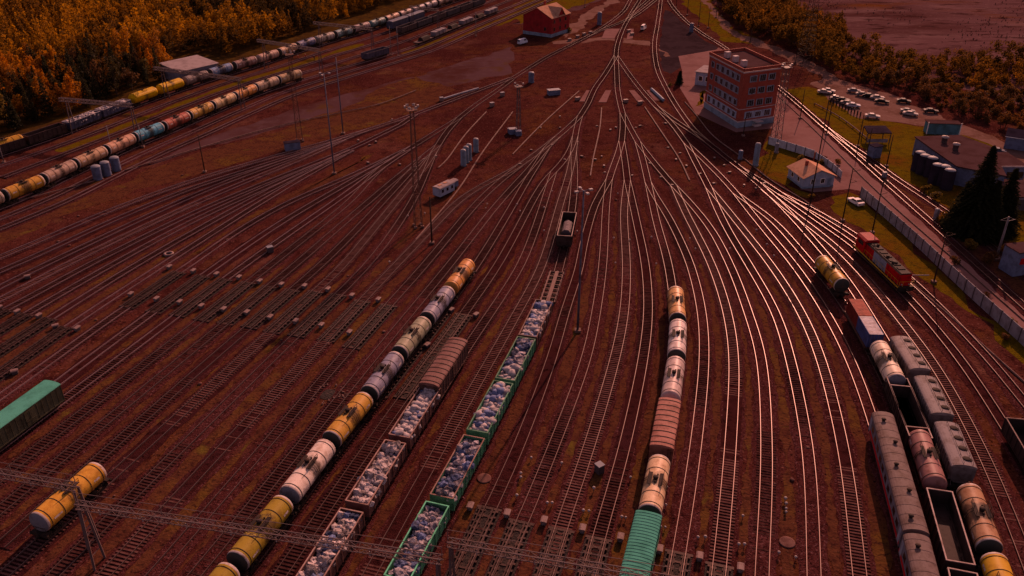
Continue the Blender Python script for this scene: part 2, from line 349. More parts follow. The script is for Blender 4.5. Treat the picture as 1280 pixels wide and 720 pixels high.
# ------------------------------------------------------------------ tracks (surveyed centre lines)
TR = {
 'o1': [(500,150),(460,163),(420,175),(330,200),(240,227),(140,263),(40,306),(0,322),(-70,354)],
 'o2': [(460,163),(420,178),(330,207),(240,236),(140,277),(40,323),(0,340),(-70,372)],
 'o3': [(440,171),(380,193),(300,222),(240,246),(140,292),(40,340),(0,360),(-70,396)],
 'o4': [(430,175),(380,198),(300,231),(240,257),(160,294),(75,336),(40,355),(0,376),(-70,412)],
 'o5': [(500,157),(440,186),(400,202),(320,234),(240,268),(104,336),(40,371),(0,392),(-70,430)],
 'o6': [(440,188),(400,206),(320,241),(240,278),(133,336),(40,390),(0,414),(-70,456)],
 'o7': [(440,189),(380,217),(320,248),(240,292),(164,336),(40,414),(0,440),(-70,485)],
 'o8': [(430,194),(380,222),(320,258),(240,309),(198,336),(120,387),(40,441),(0,469),(-70,519)],
 'os': [(640,98),(600,113),(560,128),(520,143),(500,150)],
 'ot': [(520,143),(500,157)],
 'ps': [(640,100),(621,114),(590,135),(574,148)],
 'pl': [(574,148),(545,166),(516,184)],
 'pr': [(574,148),(558,166),(548,182)],
 'p1': [(516,184),(470,206),(424,227),(365,252),(302,287),(240,330),(150,391),(70,448),(0,498),(-60,541)],
 'p2': [(490,197),(440,227),(352,279),(268,336),(115,448),(0,535),(-60,580)],
 'p3': [(516,184),(480,208),(440,238),(301,336),(152,448),(87,496),(20,546),(-60,607)],
 'p4': [(480,208),(465,222),(440,250),(334,336),(192,448),(48,561),(-40,632)],
 'p5': [(548,182),(520,204),(495,224),(440,271),(365,336),(230,448),(95,560),(-30,665)],
 'p6': [(530,197),(505,224),(440,294),(397,336),(267,448),(140,560),(0,684)],
 'p7': [(548,182),(535,203),(519,224),(491,258),(440,320),(426,336),(304,448),(181,560),(80,652),(0,725)],
 'p8': [(543,190),(529,224),(518,248),(487,297),(456,336),(342,448),(228,560),(180,608),(68,720),(30,760)],
 'rs': [(770,70),(757,92),(743,112),(735,130),(725,146)],
 'rt': [(725,146),(712,159),(698,171)],
 'ru': [(725,146),(721,160),(719,171)],
 'r1': [(698,171),(670,193),(640,214),(618,225),(580,247),(540,286),(492,336),(387,448),(280,560),(225,620),(130,722),(90,765)],
 'r1b': [(650,208),(628,225),(598,253),(528,336),(428,448),(331,560),(262,640),(191,722),(150,768)],
 'r2': [(698,171),(684,185),(662,212),(640,236),(618,261),(559,336),(467,448),(376,560),(245,720),(210,762)],
 'r3': [(684,185),(672,205),(659,226),(640,259),(593,336),(535,387,4.4),(499,431,4.4),(461,481,4.4),(411,541,4.4),(355,614,4.4),(280,706,4.4),(240,755,4.4)],
 'r4': [(719,171),(714,186),(706,200),(692,216),(682,226),(668,248),(640,301),(620,336),(579,395),(461,560),(351,720),(325,758)],
 'r5': [(692,216),(685,238),(667,293),(649,336),(576,448),(506,560),(408,720),(385,758)],
 'r6': [(719,171),(717,190),(713,212),(699,260),(676,336),(640,404),(551,560),(479,690),(440,760)],
 'r7': [(717,190),(718,224),(715,262),(699,336),(681,373,3.4),(657,424,3.4),(580,569,3.4),(547,629,3.4),(497,720,3.4),(478,755,3.4)],
 'cs': [(770,70),(771,92),(772,114),(775,130),(778,142)],
 'cl': [(778,142),(778.5,160),(777,177)],
 'cr': [(778,142),(786,158),(797,178)],
 'cm': [(777,177),(772,195),(766,211),(761.5,225)],
 'cn': [(777,177),(781,201),(784,226)],
 'cp': [(797,178),(804,203),(810,229)],
 'cq': [(797,178),(814,200),(834,224),(842,233)],
 'c1': [(761.5,225),(754,238),(744,256),(729,308),(724,336),(706,392),(690,448),(644,570),(588,690),(574,720),(560,752)],
 'c2': [(761.5,225),(759.5,240),(757,266),(756,290),(753,336),(745,392),(733,448),(688,570),(657,645),(624,720),(612,750)],
 'c3': [(784,226),(782,243),(780,262),(780,280),(783,336),(780,392),(769,448),(733,570),(702,660),(683,720),(673,750)],
 'c4': [(784,226),(789,248),(796,280),(807,336),(810,392),(804,448),(778,570),(751,665),(736,720),(728,750)],
 'c5': [(810,229),(814,248),(821,280),(836,336),(848,391,4.4),(846,440,4.4),(812,636,4.4),(792,720,4.4),(784,755,4.4)],
 'c6': [(810,229),(818,245),(834,270),(851,304),(864,336),(877,392),(880,448),(868,570),(849,690),(844,720),(838,755)],
 'c7': [(842,233),(857,267),(873,298),(891,336),(909,392),(917,448),(912,570),(898,720),(894,755)],
 'c8': [(842,233),(853,244),(868,261),(889,288),(914,336),(935,392),(951,448),(958,570),(952,720),(951,755)],
 'dq': [(770,70),(781,86),(795,105),(803,115),(820,134),(842,158),(858,180)],
 'da': [(858,180),(868,201),(880,224),(886,236)],
 'db': [(858,180),(875,196),(904,225),(920,243)],
 'd1': [(886,236),(896,261),(911,291),(938,336),(969,392),(987,448),(1010,570),(1017,720),(1018,755)],
 'd2': [(886,236),(898,250),(931,291),(966,336),(1001,392),(1025,448),(1055,570),(1074,720),(1078,755)],
 'd3': [(920,243),(937,265),(959,292),(995,336),(1032,392),(1061,448),(1088,520),(1112,603),(1134,690),(1141,720),(1150,760)],
 'd4': [(920,243),(938,256),(966,277),(1018,336),(1045,368),(1120,462,4.25),(1174,601,4.25),(1203,712,3.4),(1214,760,3.4)],
 'dj': [(820,134),(840,149),(866,166),(884,178),(907,197),(925,211)],
 'd5': [(925,211),(940,224),(969,250),(1000,283),(1029,316),(1060,354),(1118,448),(1147,496),(1210,588,4.6),(1248,695,4.25),(1272,765,4.25)],
 'd6': [(955,238),(985,263),(1040,306),(1085,352),(1161,448),(1182,481),(1229,570),(1267,660),(1290,720),(1304,760)],
 'd7': [(925,211),(948,225),(975,243),(1010,268),(1040,289),(1062,304),(1133,371),(1198,448),(1222,482),(1262,545),(1310,628),(1365,730),(1420,840)],
 'd8': [(975,243),(1002,256),(1040,277),(1066,293),(1135,348),(1234,448),(1281,505),(1330,565),(1400,655),(1480,765)],
 'dk': [(829,-55),(826,0),(822,30),(818,58),(822,88),(831,108),(841,126),(857,150),(871,167),(884,178)],
 'u1': [(770,70),(771,60),(775,46),(780,34),(790,16),(800,0),(812,-22),(825,-50)],
 'u2': [(784,26),(796,13),(811,0),(830,-18),(855,-45)],
 'u3': [(640,99),(685,71),(707,60),(750,37),(779,15),(787,2),(798,-18),(812,-50)],
 'u4': [(707,60),(745,41),(790,22),(815,4),(845,-22)],
 'e1': [(825,-45),(833,-8),(841,9),(860,29),(880,44),(900,56),(930,78),(977,113),(1040,168),(1102,224),(1165,280),(1227,336),(1280,384),(1350,448)],
 'e2': [(1025,155),(1050,174),(1085,198),(1120,224),(1180,264),(1230,302),(1290,350),(1350,400)],
 # western through lines, beside the forest
 'w1': [(-70,195,4.4),(27,166,4.4),(85,147,4.4),(120,134,4.4),(172,115,4.4),(220,99,4.4),(280,80,4.4),(333,65,4.4),(381,49,4.4),(426,36,4.4),(465,25,4.4),(539,1,4.4),(600,-18,4.4),(680,-42,4.4)],
 'w5': [(-70,262,4.4),(0,237,4.4),(46,219,4.4),(86,200,4.4),(130,181,4.4),(166,165,4.4),(203,151,4.4),(233,138.5,4.4),(263,126,4.4),(293,114,4.4),(320,103,4.4),(347,94,4.4),(374,86,4.4),(455,63,4.4),(511,47,4.4),(570,24,4.4),(627,2,4.4),(690,-22,4.4),(760,-45,4.4)],
}
LN = {k: Line(v) for k, v in TR.items()}
def between(a, b, f):
    out = []
    for i in range(0, len(a.p), 4):
        q, _ = b.at(b.near(a.p[i]))
        out.append(a.p[i].lerp(q, f))
    return Line(out, px=False)
for k, f in (('w2', .25), ('w3', .5), ('w4', .75)):
    LN[k] = between(LN['w1'], LN['w5'], f)
LN['w6'] = Line([p for p in LN['w5'].offset(5.6)][::3], px=False)
LN['w7'] = Line([p for p in LN['w5'].offset(10.8)][::3], px=False)
WD = [(LN['w5'].at(LN['w5'].near(LN['w1'].at(d)[0]))[0] - LN['w1'].at(d)[0]).length for d in (100, 200, 300, 400)]
print('corridor width', [round(x, 1) for x in WD])

def build_track(key, idx, sleepers='wood', bed='ballast', rail='rail', bury=0.35):
    L = LN[key]; b = MB(); z0 = .006 * (idx % 9)
    # ballast bed, a low mound
    n = len(L.p)
    rows = []
    for i, p in enumerate(L.p):
        t = (L.p[min(i + 1, n - 1)] - L.p[max(i - 1, 0)]).normalized(); s_ = Vector((t.y, -t.x, 0))
        j = .18 * math.sin(i * 1.7 + idx) + .12 * math.sin(i * .61 + 2 * idx)
        rows.append([(p + s_ * o) + Vector((0, 0, z)) for o, z in ((-1.85 + j, -.03), (-1.4, .06 + z0), (1.4, .06 + z0), (1.85 + j, -.03))])
    vs = [tuple(v) for r in rows for v in r]
    fs = [(i * 4 + k, i * 4 + k + 1, i * 4 + 5 + k, i * 4 + 4 + k)[::-1] for i in range(n - 1) for k in range(3)]
    b.add(vs, fs, 0)
    if idx % 3 == 0:
        for q_ in range(len(fs)):
            if q_ % 3 == 1: b.m[q_] = 3
    # sleepers
    r = random.Random(idx)
    d, sp = .3, .56
    top = .13 + z0
    while d < L.len:
        p, t = L.at(d)
        if sleepers:
            hid = math.sin(d * .11 + idx * 2.1) + .6 * math.sin(d * .037 + idx)
            sink = max(0.0, min(1.0, (-.9 + bury * 2.2 - hid) / .9 + r.uniform(-.45, .45)))
            if sink < .97:
                ang = math.atan2(t.y, t.x) + r.uniform(-.03, .03)
                b.box((p.x, p.y, top - .04 - .075 * sink + r.uniform(-.012, .012)), (.25, 2.7, .12), 1, ang)
        d += sp * r.uniform(.95, 1.05)
    # rails
    for sgn in (-1, 1):
        vs = []
        for i, p in enumerate(L.p):
            t = (L.p[min(i + 1, n - 1)] - L.p[max(i - 1, 0)]).normalized(); s_ = Vector((t.y, -t.x, 0))
            for o, z in ((.8 - .045, .08), (.8 - .036, .3), (.8 + .036, .3), (.8 + .045, .08)):
                q = p + s_ * (sgn * .8 + (o - .8))
                vs.append((q.x, q.y, z + z0 * .7))
        fs = [(i * 4 + k, i * 4 + k + 1, i * 4 + 5 + k, i * 4 + 4 + k)[::-1] for i in range(n - 1) for k in range(3)]
        b.add(vs, fs, 2)
    o = b.build('railway_track', [bed, 'sleeper_' + (sleepers or 'wood'), rail, 'ballast_oily'])
    o['kind'] = 'structure'
    return o
for i, k in enumerate(LN):
    dull = k[0] in 'ow' or k in ('p1', 'p2', 'p3')
    conc = k in ('c7', 'r6', 'r1', 'p7', 'o4', 'o1', 'c3', 'd2', 'd6')
    build_track(k, i, 'conc' if conc else 'wood', 'ballast_oily' if k in ('o1', 'o2', 'o3', 'o5', 'p2', 'p7', 'r4') else 'ballast', 'rail_rusty' if dull else 'rail', .3 if conc else (.95 if k[0] in 'cd' else .6))

# ------------------------------------------------------------------ the ground and its surfaces
g = sheet('ground', [(-1500, -150), (1500, -150), (1500, 2200), (-1500, 2200)], -.06, 'soil')
poly_px('forest_floor', [(-400,150),(0,176),(80,151),(160,128),(220,112),(300,87),(400,56),(470,36),(545,9),(640,-30),(700,-70),(640,-140),(-400,-140)], -.05, 'forest_floor')
poly_px('heath_ground', [(880,-150),(885,0),(960,40),(1040,70),(1150,95),(1290,135),(1700,250),(1900,-100)], -.05, 'heath')
poly_px('gravel_yard', [(150,218),(240,180),(330,148),(400,127),(470,108),(560,83),(640,58),(640,92),(560,108),(470,132),(330,165),(240,189),(150,220)], -.052, 'gravel')
poly_px('gravel_yard', [(640,30),(700,22),(760,-4),(800,-30),(775,-30),(720,0),(660,30)], -.048, 'gravel')
poly_px('asphalt_lot', [(831,12),(838,14),(880,50),(899,60),(880,66),(838,92),(826,88),(824,60)], -.046, 'asphalt')
poly_px('concrete_yard', [(848,70),(895,62),(902,56),(915,66),(976,112),(1040,170),(1101,225),(1280,390),(1420,515),(1420,530),(1280,425),(1190,335),(1074,238),(1062,236),(1018,240),(1000,236),(1035,196),(1018,190),(960,175),(967,160),(920,165),(870,142),(850,110),(853,90)], -.044, 'concrete_road')
poly_px('grass_verge', [(455,125),(470,112),(520,96),(570,112),(520,140),(470,156),(430,166),(330,193),(250,217),(120,255),(0,305),(0,290),(120,240),(240,193),(330,170)], -.049, 'verge')
poly_px('grass_verge', [(500,62),(560,44),(640,16),(700,-8),(720,-14),(720,2),(650,22),(560,52),(505,68)], -.047, 'grass')
poly_px('grass_verge', [(640,6),(655,0),(690,-6),(760,-12),(740,2),(690,18),(650,30)], -.041, 'grass')
poly_px('grass_verge', [(841,-10),(862,12),(890,38),(905,52),(960,56),(945,46),(915,36),(905,22),(893,8),(882,-10)], -.045, 'grass')
poly_px('grass_verge', [(982,112),(1010,108),(1040,120),(1080,142),(1100,150),(1160,158),(1215,170),(1260,188),(1300,205),(1340,250),(1300,300),(1240,300),(1180,262),(1120,220),(1060,175)], -.043, 'grass')
poly_px('grass_verge', [(960,175),(1017,192),(1000,200),(992,225),(1000,238),(1010,248),(975,228),(940,205)], -.040, 'grass')
poly_px('grass_verge', [(1038,258),(1062,240),(1076,246),(1190,352),(1280,432),(1380,525),(1370,530),(1280,455),(1190,372),(1110,312),(1060,278)], -.040, 'grass')
poly_px('grass_verge', [(1120,232),(1180,268),(1240,320),(1290,352),(1350,420),(1330,420),(1225,330),(1175,290)], -.039, 'verge')
poly_px('car_park', [(1012,105),(1030,92),(1060,104),(1110,116),(1160,138),(1215,160),(1290,190),(1400,225),(1400,245),(1290,208),(1215,172),(1160,158),(1118,152),(1075,148),(1045,130)], -.036, 'dirt_road')
poly_px('forest_path', [(880,-8),(893,10),(905,24),(918,38),(950,50),(985,64),(1010,76),(1040,92),(1070,106),(1062,108),(1032,96),(1005,84),(975,70),(940,55),(910,40),(898,26),(886,10),(872,-8)], -.034, 'dirt_road')
poly_px('dirt_track', [(690,52),(760,45),(820,52),(838,70),(832,71),(812,57),(760,50),(692,55)], -.033, 'dirt_road')
poly_px('dirt_track', [(700,40),(735,14),(780,-10),(790,-10),(745,18),(722,40),(705,48)], -.032, 'dirt_road')
poly_px('weed_strip', [(-60,470),(40,405),(150,340),(250,290),(400,225),(440,205),(470,190),(440,215),(300,285),(180,360),(60,440),(-60,510)], -.035, 'verge')
poly_px('grass_verge', [(869,133),(876,131),(884,113),(879,113)], -.03, 'grass')
# weedy strips between the sorting tracks
def strip(a, b, y0, y1, m='verge', w=1.0, z=-.03):
    A, B = LN[a], LN[b]
    pts = []
    s0, s1 = A.near(G(*y0)), A.near(G(*y1))
    n = max(4, int(abs(s1 - s0) / 1.1)); rs_ = random.Random(int(y0[0]))
    le, ri = [], []
    for i in range(n + 1):
        p, t = A.at(s0 + (s1 - s0) * i / n)
        q, _ = B.at(B.near(p))
        m_ = p.lerp(q, .5); d = (q - p); wd = d.length; d.normalize()
        hw = max(.05, (wd / 2 - 1.75) * w) * (.8 + .3 * math.sin(i * .31) + .25 * math.sin(i * .083 + y0[0])) * (0.2 if i in (0, n) else 1)
        le.append(m_ - d * max(.03, hw + rs_.uniform(-.3, .3))); ri.append(m_ + d * max(.03, hw + rs_.uniform(-.3, .3)))
    bb = MB(); vs = [(v.x, v.y, z) for v in le] + [(v.x, v.y, z) for v in ri]
    bb.add(vs, [(i, i + 1, n + 2 + i, n + 1 + i) for i in range(n)])
    me = bb.mesh('weed_strip', [m])
    if me.polygons[0].normal.z < 0: me.flip_normals()
    o = link('weed_strip', me); o['kind'] = 'structure'
for a, b, y0, y1 in (('c1','c2',(735,300),(590,740)),('c2','c3',(770,300),(650,740)),('c3','c4',(795,330),(710,740)),('c4','c5',(825,330),(765,740)),
                     ('c5','c6',(858,350),(820,740)),('c6','c7',(885,330),(870,740)),('c7','c8',(905,330),(925,740)),('c8','d1',(930,330),(985,740)),
                     ('d1','d2',(960,340),(1040,740)),('d2','d3',(985,340),(1105,740)),('r4','r5',(640,320),(380,740)),('r5','r6',(660,330),(430,740)),
                     ('r6','r7',(690,330),(480,740)),('r7','c1',(715,330),(530,740)),('r3','r4',(610,330),(300,740)),('r1','r1b',(510,330),(140,740)),
                     ('r1b','r2',(545,330),(200,740)),('p8','r1',(480,320),(80,720)),('p7','p8',(440,330),(40,700)),('p6','p7',(410,330),(10,700)),
                     ('p5','p6',(385,320),(-10,660)),('p4','p5',(350,330),(0,600)),('p3','p4',(318,330),(0,570)),('p2','p3',(285,330),(40,520)),
                     ('p8','r1',(530,255),(490,310)),('o8','p1',(300,280),(0,480)),('o7','o8',(250,290),(0,455)),('o6','o7',(250,280),(0,425))):
    strip(a, b, y0, y1)
strip('w1', 'w2', (20,170), (420,45), 'verge', 1.6, -.03); strip('w2', 'w3', (20,180), (420,50), 'grass', 1.2, -.03); strip('w4', 'w5', (20,215), (420,62), 'verge', 1.2, -.03); strip('w6', 'w7', (20,255), (420,85), 'verge', 1.6, -.03)
# ------------------------------------------------------------------ wagons (local +x runs along the track, z=0 at ground, rail head .3)
ME = {}
def circ(r, n, x=0, z=0):
    return [(x + r * math.cos(2 * PI * i / n), z + r * math.sin(2 * PI * i / n)) for i in range(n)]
def shared():
    # wheelset
    b = MB()
    for s in (-1, 1):
        b.tube((0, s * .72, .78), (0, s * .86, .78), .475, 14)
        b.tube((0, s * .68, .78), (0, s * .72, .78), .52, 14)
    b.tube((0, -.7, .78), (0, .7, .78), .09, 6)
    ME['wheelset'] = b.mesh('wheelset', ['dark_steel'])
    b = MB()
    for s in (-1, 1):
        y = s * 1.02
        b.prism([(-1.25, y - .09), (1.25, y - .09), (1.25, y + .09), (-1.25, y + .09)], .72, .9)
        b.box((0, y, .62), (1.1, .18, .2)); b.box((-.92, y, .78), (.36, .24, .36)); b.box((.92, y, .78), (.36, .24, .36))
    b.box((0, 0, .82), (.45, 2.2, .26))
    ME['bogie'] = b.mesh('bogie', ['dark_steel'])
    # tank barrel
    for nm, ends in (('barrel_dark', 'end_dark'), ('barrel_grey', 'end_grey'), ('barrel_plain', 'tank')):
        b = MB(); R0 = 1.5
        prof = [(-5.42, .02), (-5.40, .5), (-5.33, .95), (-5.2, 1.3), (-5.06, 1.45), (-4.94, R0), (-4.75, R0), (-1.7, R0), (1.7, R0), (4.75, R0), (4.94, R0), (5.06, 1.45), (5.2, 1.3), (5.33, .95), (5.40, .5), (5.42, .02)]
        mis = [1, 1, 1, 1, 2, 2, 0, 0, 0, 2, 2, 1, 1, 1, 1]
        b.lathe(prof, 26, 'x', (0, 0, 2.78), mis)
        for clean in ('', '_clean'):
            ME[nm + clean] = b.mesh('barrel', ['tank' + clean, ends if ends != 'tank' else 'tank' + clean, 'ring' if nm != 'barrel_plain' else 'tank' + clean])
    b = MB(); b.lathe([(4.2, .02), (4.24, .3), (4.62, .36), (4.68, .3), (4.7, .02)], 12, 'z', (0, 0, 0))
    b.tube((.75, 0, 4.2), (.75, 0, 4.5), .12, 8); b.tube((-.8, .2, 4.2), (-.8, .2, 4.45), .1, 8)
    ME['hatch'] = b.mesh('hatch', ['dark_steel'])
    b = MB()
    for s in (-1, 1):
        b.box((0, s * .72, 4.28), (2.4, .5, .05))
        for x in (-1.15, 0, 1.15): b.tube((x, s * .95, 4.25), (x, s * .95, 5.0), .03, 4)
        b.tube((-1.15, s * .95, 5.0), (1.15, s * .95, 5.0), .03, 4); b.tube((-1.15, s * .95, 4.65), (1.15, s * .95, 4.65), .025, 4)
    ME['walkway'] = b.mesh('walkway', ['dark_steel'])
    b = MB()
    for dx in (-.22, .22):
        pts = [(dx, 1.62, 1.2), (dx, 1.66, 2.78), (dx, 1.42, 3.75), (dx, .95, 4.3)]
        for p, q in zip(pts, pts[1:]): b.tube(p, q, .03, 4)
    for k in range(9):
        t = k / 8; z = 1.3 + 2.4 * t; y = 1.63 if z < 2.9 else 1.63 - (z - 2.9) * .25
        b.tube((-.22, y, z), (.22, y, z), .022, 4)
    ME['ladder'] = b.mesh('ladder', ['dark_steel'])
    b = MB()
    b.lathe([(-.05, 1.505), (-.05, 1.53), (.05, 1.53), (.05, 1.505)], 26, 'x', (0, 0, 2.78))
    ME['belt'] = b.mesh('belt', ['dark_steel'])
    b = MB()
    ME['marks'] = []
    for s in (-1, 1):
        for x0, x1, a0, a1 in ((2.7, 4.0, .02, .2), (-3.9, -2.9, .1, .3)):
            b = MB(); q = [(x, s * 1.507 * math.cos(a), 2.78 + 1.507 * math.sin(a)) for x, a in ((x0, a0), (x1, a0), (x1, a1), (x0, a1))]
            b.add(q, [(0, 1, 2, 3) if s < 0 else (3, 2, 1, 0)]); ME['marks'].append(b.mesh('side_marking', ['marking']))
    b = MB()
    b.box((0, 0, 1.12), (11.1, .5, .3)); b.box((5.5, 0, 1.15), (.25, 2.9, .35)); b.box((-5.5, 0, 1.15), (.25, 2.9, .35))
    for s in (-1, 1):
        b.box((s * 5.85, 0, 1.12), (.5, .25, .28)); b.box((s * 3.9, 0, 1.3), (.6, 2.2, .25)); b.box((s * 5.25, 0, 1.36), (.6, 2.6, .05))
        for t in (-1, 1):
            b.tube((s * 5.5, t * 1.3, 1.3), (s * 5.5, t * 1.3, 2.4), .03, 4)
        b.tube((s * 5.5, -1.3, 2.4), (s * 5.5, 1.3, 2.4), .03, 4)
    ME['tank_frame'] = b.mesh('frame', ['dark_steel'])
    for nm, hl in (('frame_139', 6.35), ('frame_147', 6.75), ('frame_134', 6.2), ('frame_245', 11.8)):
        b = MB(); b.box((0, 0, 1.05), (hl * 2 - .3, .6, .35))
        for s in (-1, 1):
            b.box((s * (hl - .1), 0, 1.1), (.2, 3.0, .4)); b.box((s * (hl + .32), 0, 1.08), (.66, .26, .28))
            b.box((0, s * 1.4, 1.16), (hl * 2 - .44, .14, .24))
        for k in range(-3, 4): b.box((k * hl / 4, 0, 1.16), (.14, 2.6, .2))
        ME[nm] = b.mesh('frame', ['dark_steel'])
shared()
WAGONS = []
def wagon_root(name, L, s, label, cat, group=None, flip=0, z=0.0):
    p, t = L.at(s)
    return empty(name, (p.x, p.y, z), math.atan2(t.y, t.x) + flip, label, cat, group)
def bogies(root, x):
    for s in (-1, 1):
        bg = link('bogie', ME['bogie'], root, loc=(s * x, 0, 0))
        for k in (-.92, .92): link('wheelset', ME['wheelset'], bg, loc=(k, 0, 0))
def tank_wagon(L, s, color, label, ends='dark', group=None, clean=False):
    r = wagon_root('tank_wagon', L, s, label, 'tank wagon', group)
    br = link('barrel', ME['barrel_' + ends + ('_clean' if clean else '')], r, color)
    link('hatch', ME['hatch'], br)
    for x in (-4.4, -2.3, 2.3, 4.4): link('belt', ME['belt'], br, loc=(x, 0, 0))
    for q in ME['marks']: link('side_marking', q, br)
    link('frame', ME['tank_frame'], r)
    link('walkway', ME['walkway'], r)
    link('ladder', ME['ladder'], r); link('ladder', ME['ladder'], r, rz=PI)
    bogies(r, 3.9); return r
def box_shell(hl, hw, z0, z1, ribs, arch=.0, roof_ribs=0, rib_mi=0):
    """closed wagon body: sides (0), arched roof (1)"""
    b = MB()
    b.box((0, 0, (z0 + z1) / 2), (hl * 2, hw * 2, z1 - z0), 0)
    for s in (-1, 1):
        for k in range(ribs + 1):
            x = -hl + .06 + (2 * hl - .12) * k / ribs
            b.box((x, s * (hw + .035), (z0 + z1) / 2), (.1, .07, z1 - z0 - .02), 2)
        b.box((0, s * (hw + .04), z0 + .08), (hl * 2, .08, .16), 2); b.box((0, s * (hw + .04), z1 - .06), (hl * 2 - .3, .09, .1), 2)
    n = 10
    prof = [((hw + .09) * math.cos(PI * i / n), z1 + .004 + arch * math.sin(PI * i / n)) for i in range(n + 1)]
    r = MB(); r.extr(prof, -hl - .06, hl + .06, 0)
    for k in range(roof_ribs):
        x = -hl + 2 * hl * (k + .5) / roof_ribs
        p2 = [((hw + .11) * math.cos(PI * i / n), z1 + .03 + (arch + .02) * math.sin(PI * i / n)) for i in range(n + 1)]
        r.extr(p2, x - .06, x + .06, 1)
    return b, r
def box_wagon(L, s, side, roof, label, ribs=12, arch=.45, roof_ribs=0, hl=6.75, hw=1.55, top=4.1, name='covered_wagon', cat='covered wagon', group=None, rib='dark_steel', rmat='paint'):
    r = wagon_root(name, L, s, label, cat, group)
    b, rf = box_shell(hl, hw, 1.28, top, ribs, arch, roof_ribs)
    bd = b.build('body', ['paint', 'paint', 'paint'], r, side)
    d = MB()
    for sg in (-1, 1):
        d.box((-.5, sg * (hw + .09), 2.65), (1.9, .06, 2.3)); d.box((-.5, sg * (hw + .135), 2.65), (.1, .03, 2.2)); d.box((-.5, sg * (hw + .135), 2.2), (1.7, .03, .1))
    d.build('door', ['paint'], bd, tuple(c * .85 for c in side))
    rf.build('roof', [rmat, rib], r, roof)
    lad = MB()
    for sg in (-1, 1):
        for dy in (-.2, .2): lad.tube((hl * sg + sg * .05, 1.1 + dy, 1.3), (hl * sg + sg * .05, 1.1 + dy, top), .03, 4)
        for k in range(8): lad.tube((hl * sg + sg * .05, .9, 1.5 + k * .33), (hl * sg + sg * .05, 1.3, 1.5 + k * .33), .025, 4)
    lad.build('ladder', 'dark_steel', r)
    link('frame', ME['frame_147'], r); bogies(r, hl * .71)
    return r
def gondola(L, s, side, rim, label, group=None, hl=6.3, hw=1.5, top=3.35, name='open_wagon', rim_mat='paint'):
    r = wagon_root(name, L, s, label, 'open wagon', group)
    b = MB(); th = .08
    for sg in (-1, 1):
        b.box((0, sg * hw, (1.28 + top) / 2), (hl * 2, th, top - 1.28))
        b.box((sg * (hl - th / 2), 0, (1.28 + top) / 2), (th, hw * 2 - th - .004, top - 1.28))
        for k in range(9):
            x = -hl + .1 + (2 * hl - .2) * k / 8
            b.box((x, sg * (hw + .1), (1.3 + top) / 2), (.16, .12, top - 1.34))
        for k in range(2): b.box((sg * (hl + .04), 0, 1.9 + k * .75), (.08, hw * 2 - .2, .14))
    b.box((0, 0, 1.3), (hl * 2 - .2, hw * 2 - .1, .06))
    b.build('body', ['paint'], r, side)
    t = MB()
    for sg in (-1, 1):
        t.box((0, sg * (hw + .02), top + .05), (hl * 2 + .1, .16, .1)); t.box((sg * (hl - .02), 0, top + .05), (.16, hw * 2 - .125, .098))
    t.build('top_rim', [rim_mat], r, rim)
    h = MB()
    for sg in (-1, 1):
        for k in range(7):
            x = -hl + 1.0 + (2 * hl - 2) * k / 6
            h.box((x, sg * (hw - .35), 1.2), (.7, .06, .5))
    h.build('floor_hatch', 'dark_steel', r)
    link('frame', ME['frame_139'], r); bogies(r, 4.35)
    return r
def hopper(L, s, side, roof, label, group=None):
    r = wagon_root('hopper_wagon', L, s, label, 'hopper wagon', group)
    b = MB(); hl, hw = HOP, 1.58
    prof = [(-hw, 2.2), (-.7, 1.25), (.7, 1.25), (hw, 2.2), (hw, 4.0), (-hw, 4.0)]
    b.extr(prof, -hl + .9, hl - .9, 0)
    for sg in (-1, 1):
        b.box((sg * (hl - .87), 0, 2.9), (.08, hw * 2, 2.2), 0)
        for k in range(11):
            b.box((-hl + 1 + (2 * hl - 2) * k / 10, sg * (hw + .05), 3.1), (.1, .1, 1.8), 0)
        for t in (-1, 1): b.tube((sg * (hl - .1), t * 1.3, 1.3), (sg * (hl - .9), t * 1.3, 3.9), .05, 5)
    b.build('body', ['paint'], r, side)
    n = 10; rf = MB()
    prof = [((hw + .06) * math.cos(PI * i / n), 4.004 + .5 * math.sin(PI * i / n)) for i in range(n + 1)]
    rf.extr(prof, -hl + .7, hl - .7)
    ro = rf.build('roof', ['paint'], r, roof)
    for k in range(4):
        h = MB(); x = -hl + 2.1 + (2 * hl - 4.2) * k / 3
        h.lathe([(4.35, .5), (4.56, .5), (4.6, .42), (4.61, .02)], 14, 'z', (x, .5, 0), mi=0)
        h.lathe([(4.3, .72), (4.42, .72), (4.44, .4)], 14, 'z', (x, .5, 0), mi=0)
        h.build('hatch', ['dark_steel'], ro)
    w = MB()
    for y in (1.05, -.12):
        w.tube((-hl + 1, y, 4.75), (hl - 1, y, 4.75), .03, 4)
        for k in range(6): w.tube((-hl + 1 + (2 * hl - 2) * k / 5, y, 4.3), (-hl + 1 + (2 * hl - 2) * k / 5, y, 4.75), .03, 4)
    w.build('railing', 'dark_steel', r)
    link('frame', ME['frame_139'], r).scale.x = hl / 6.6; bogies(r, 3.9)
    return r
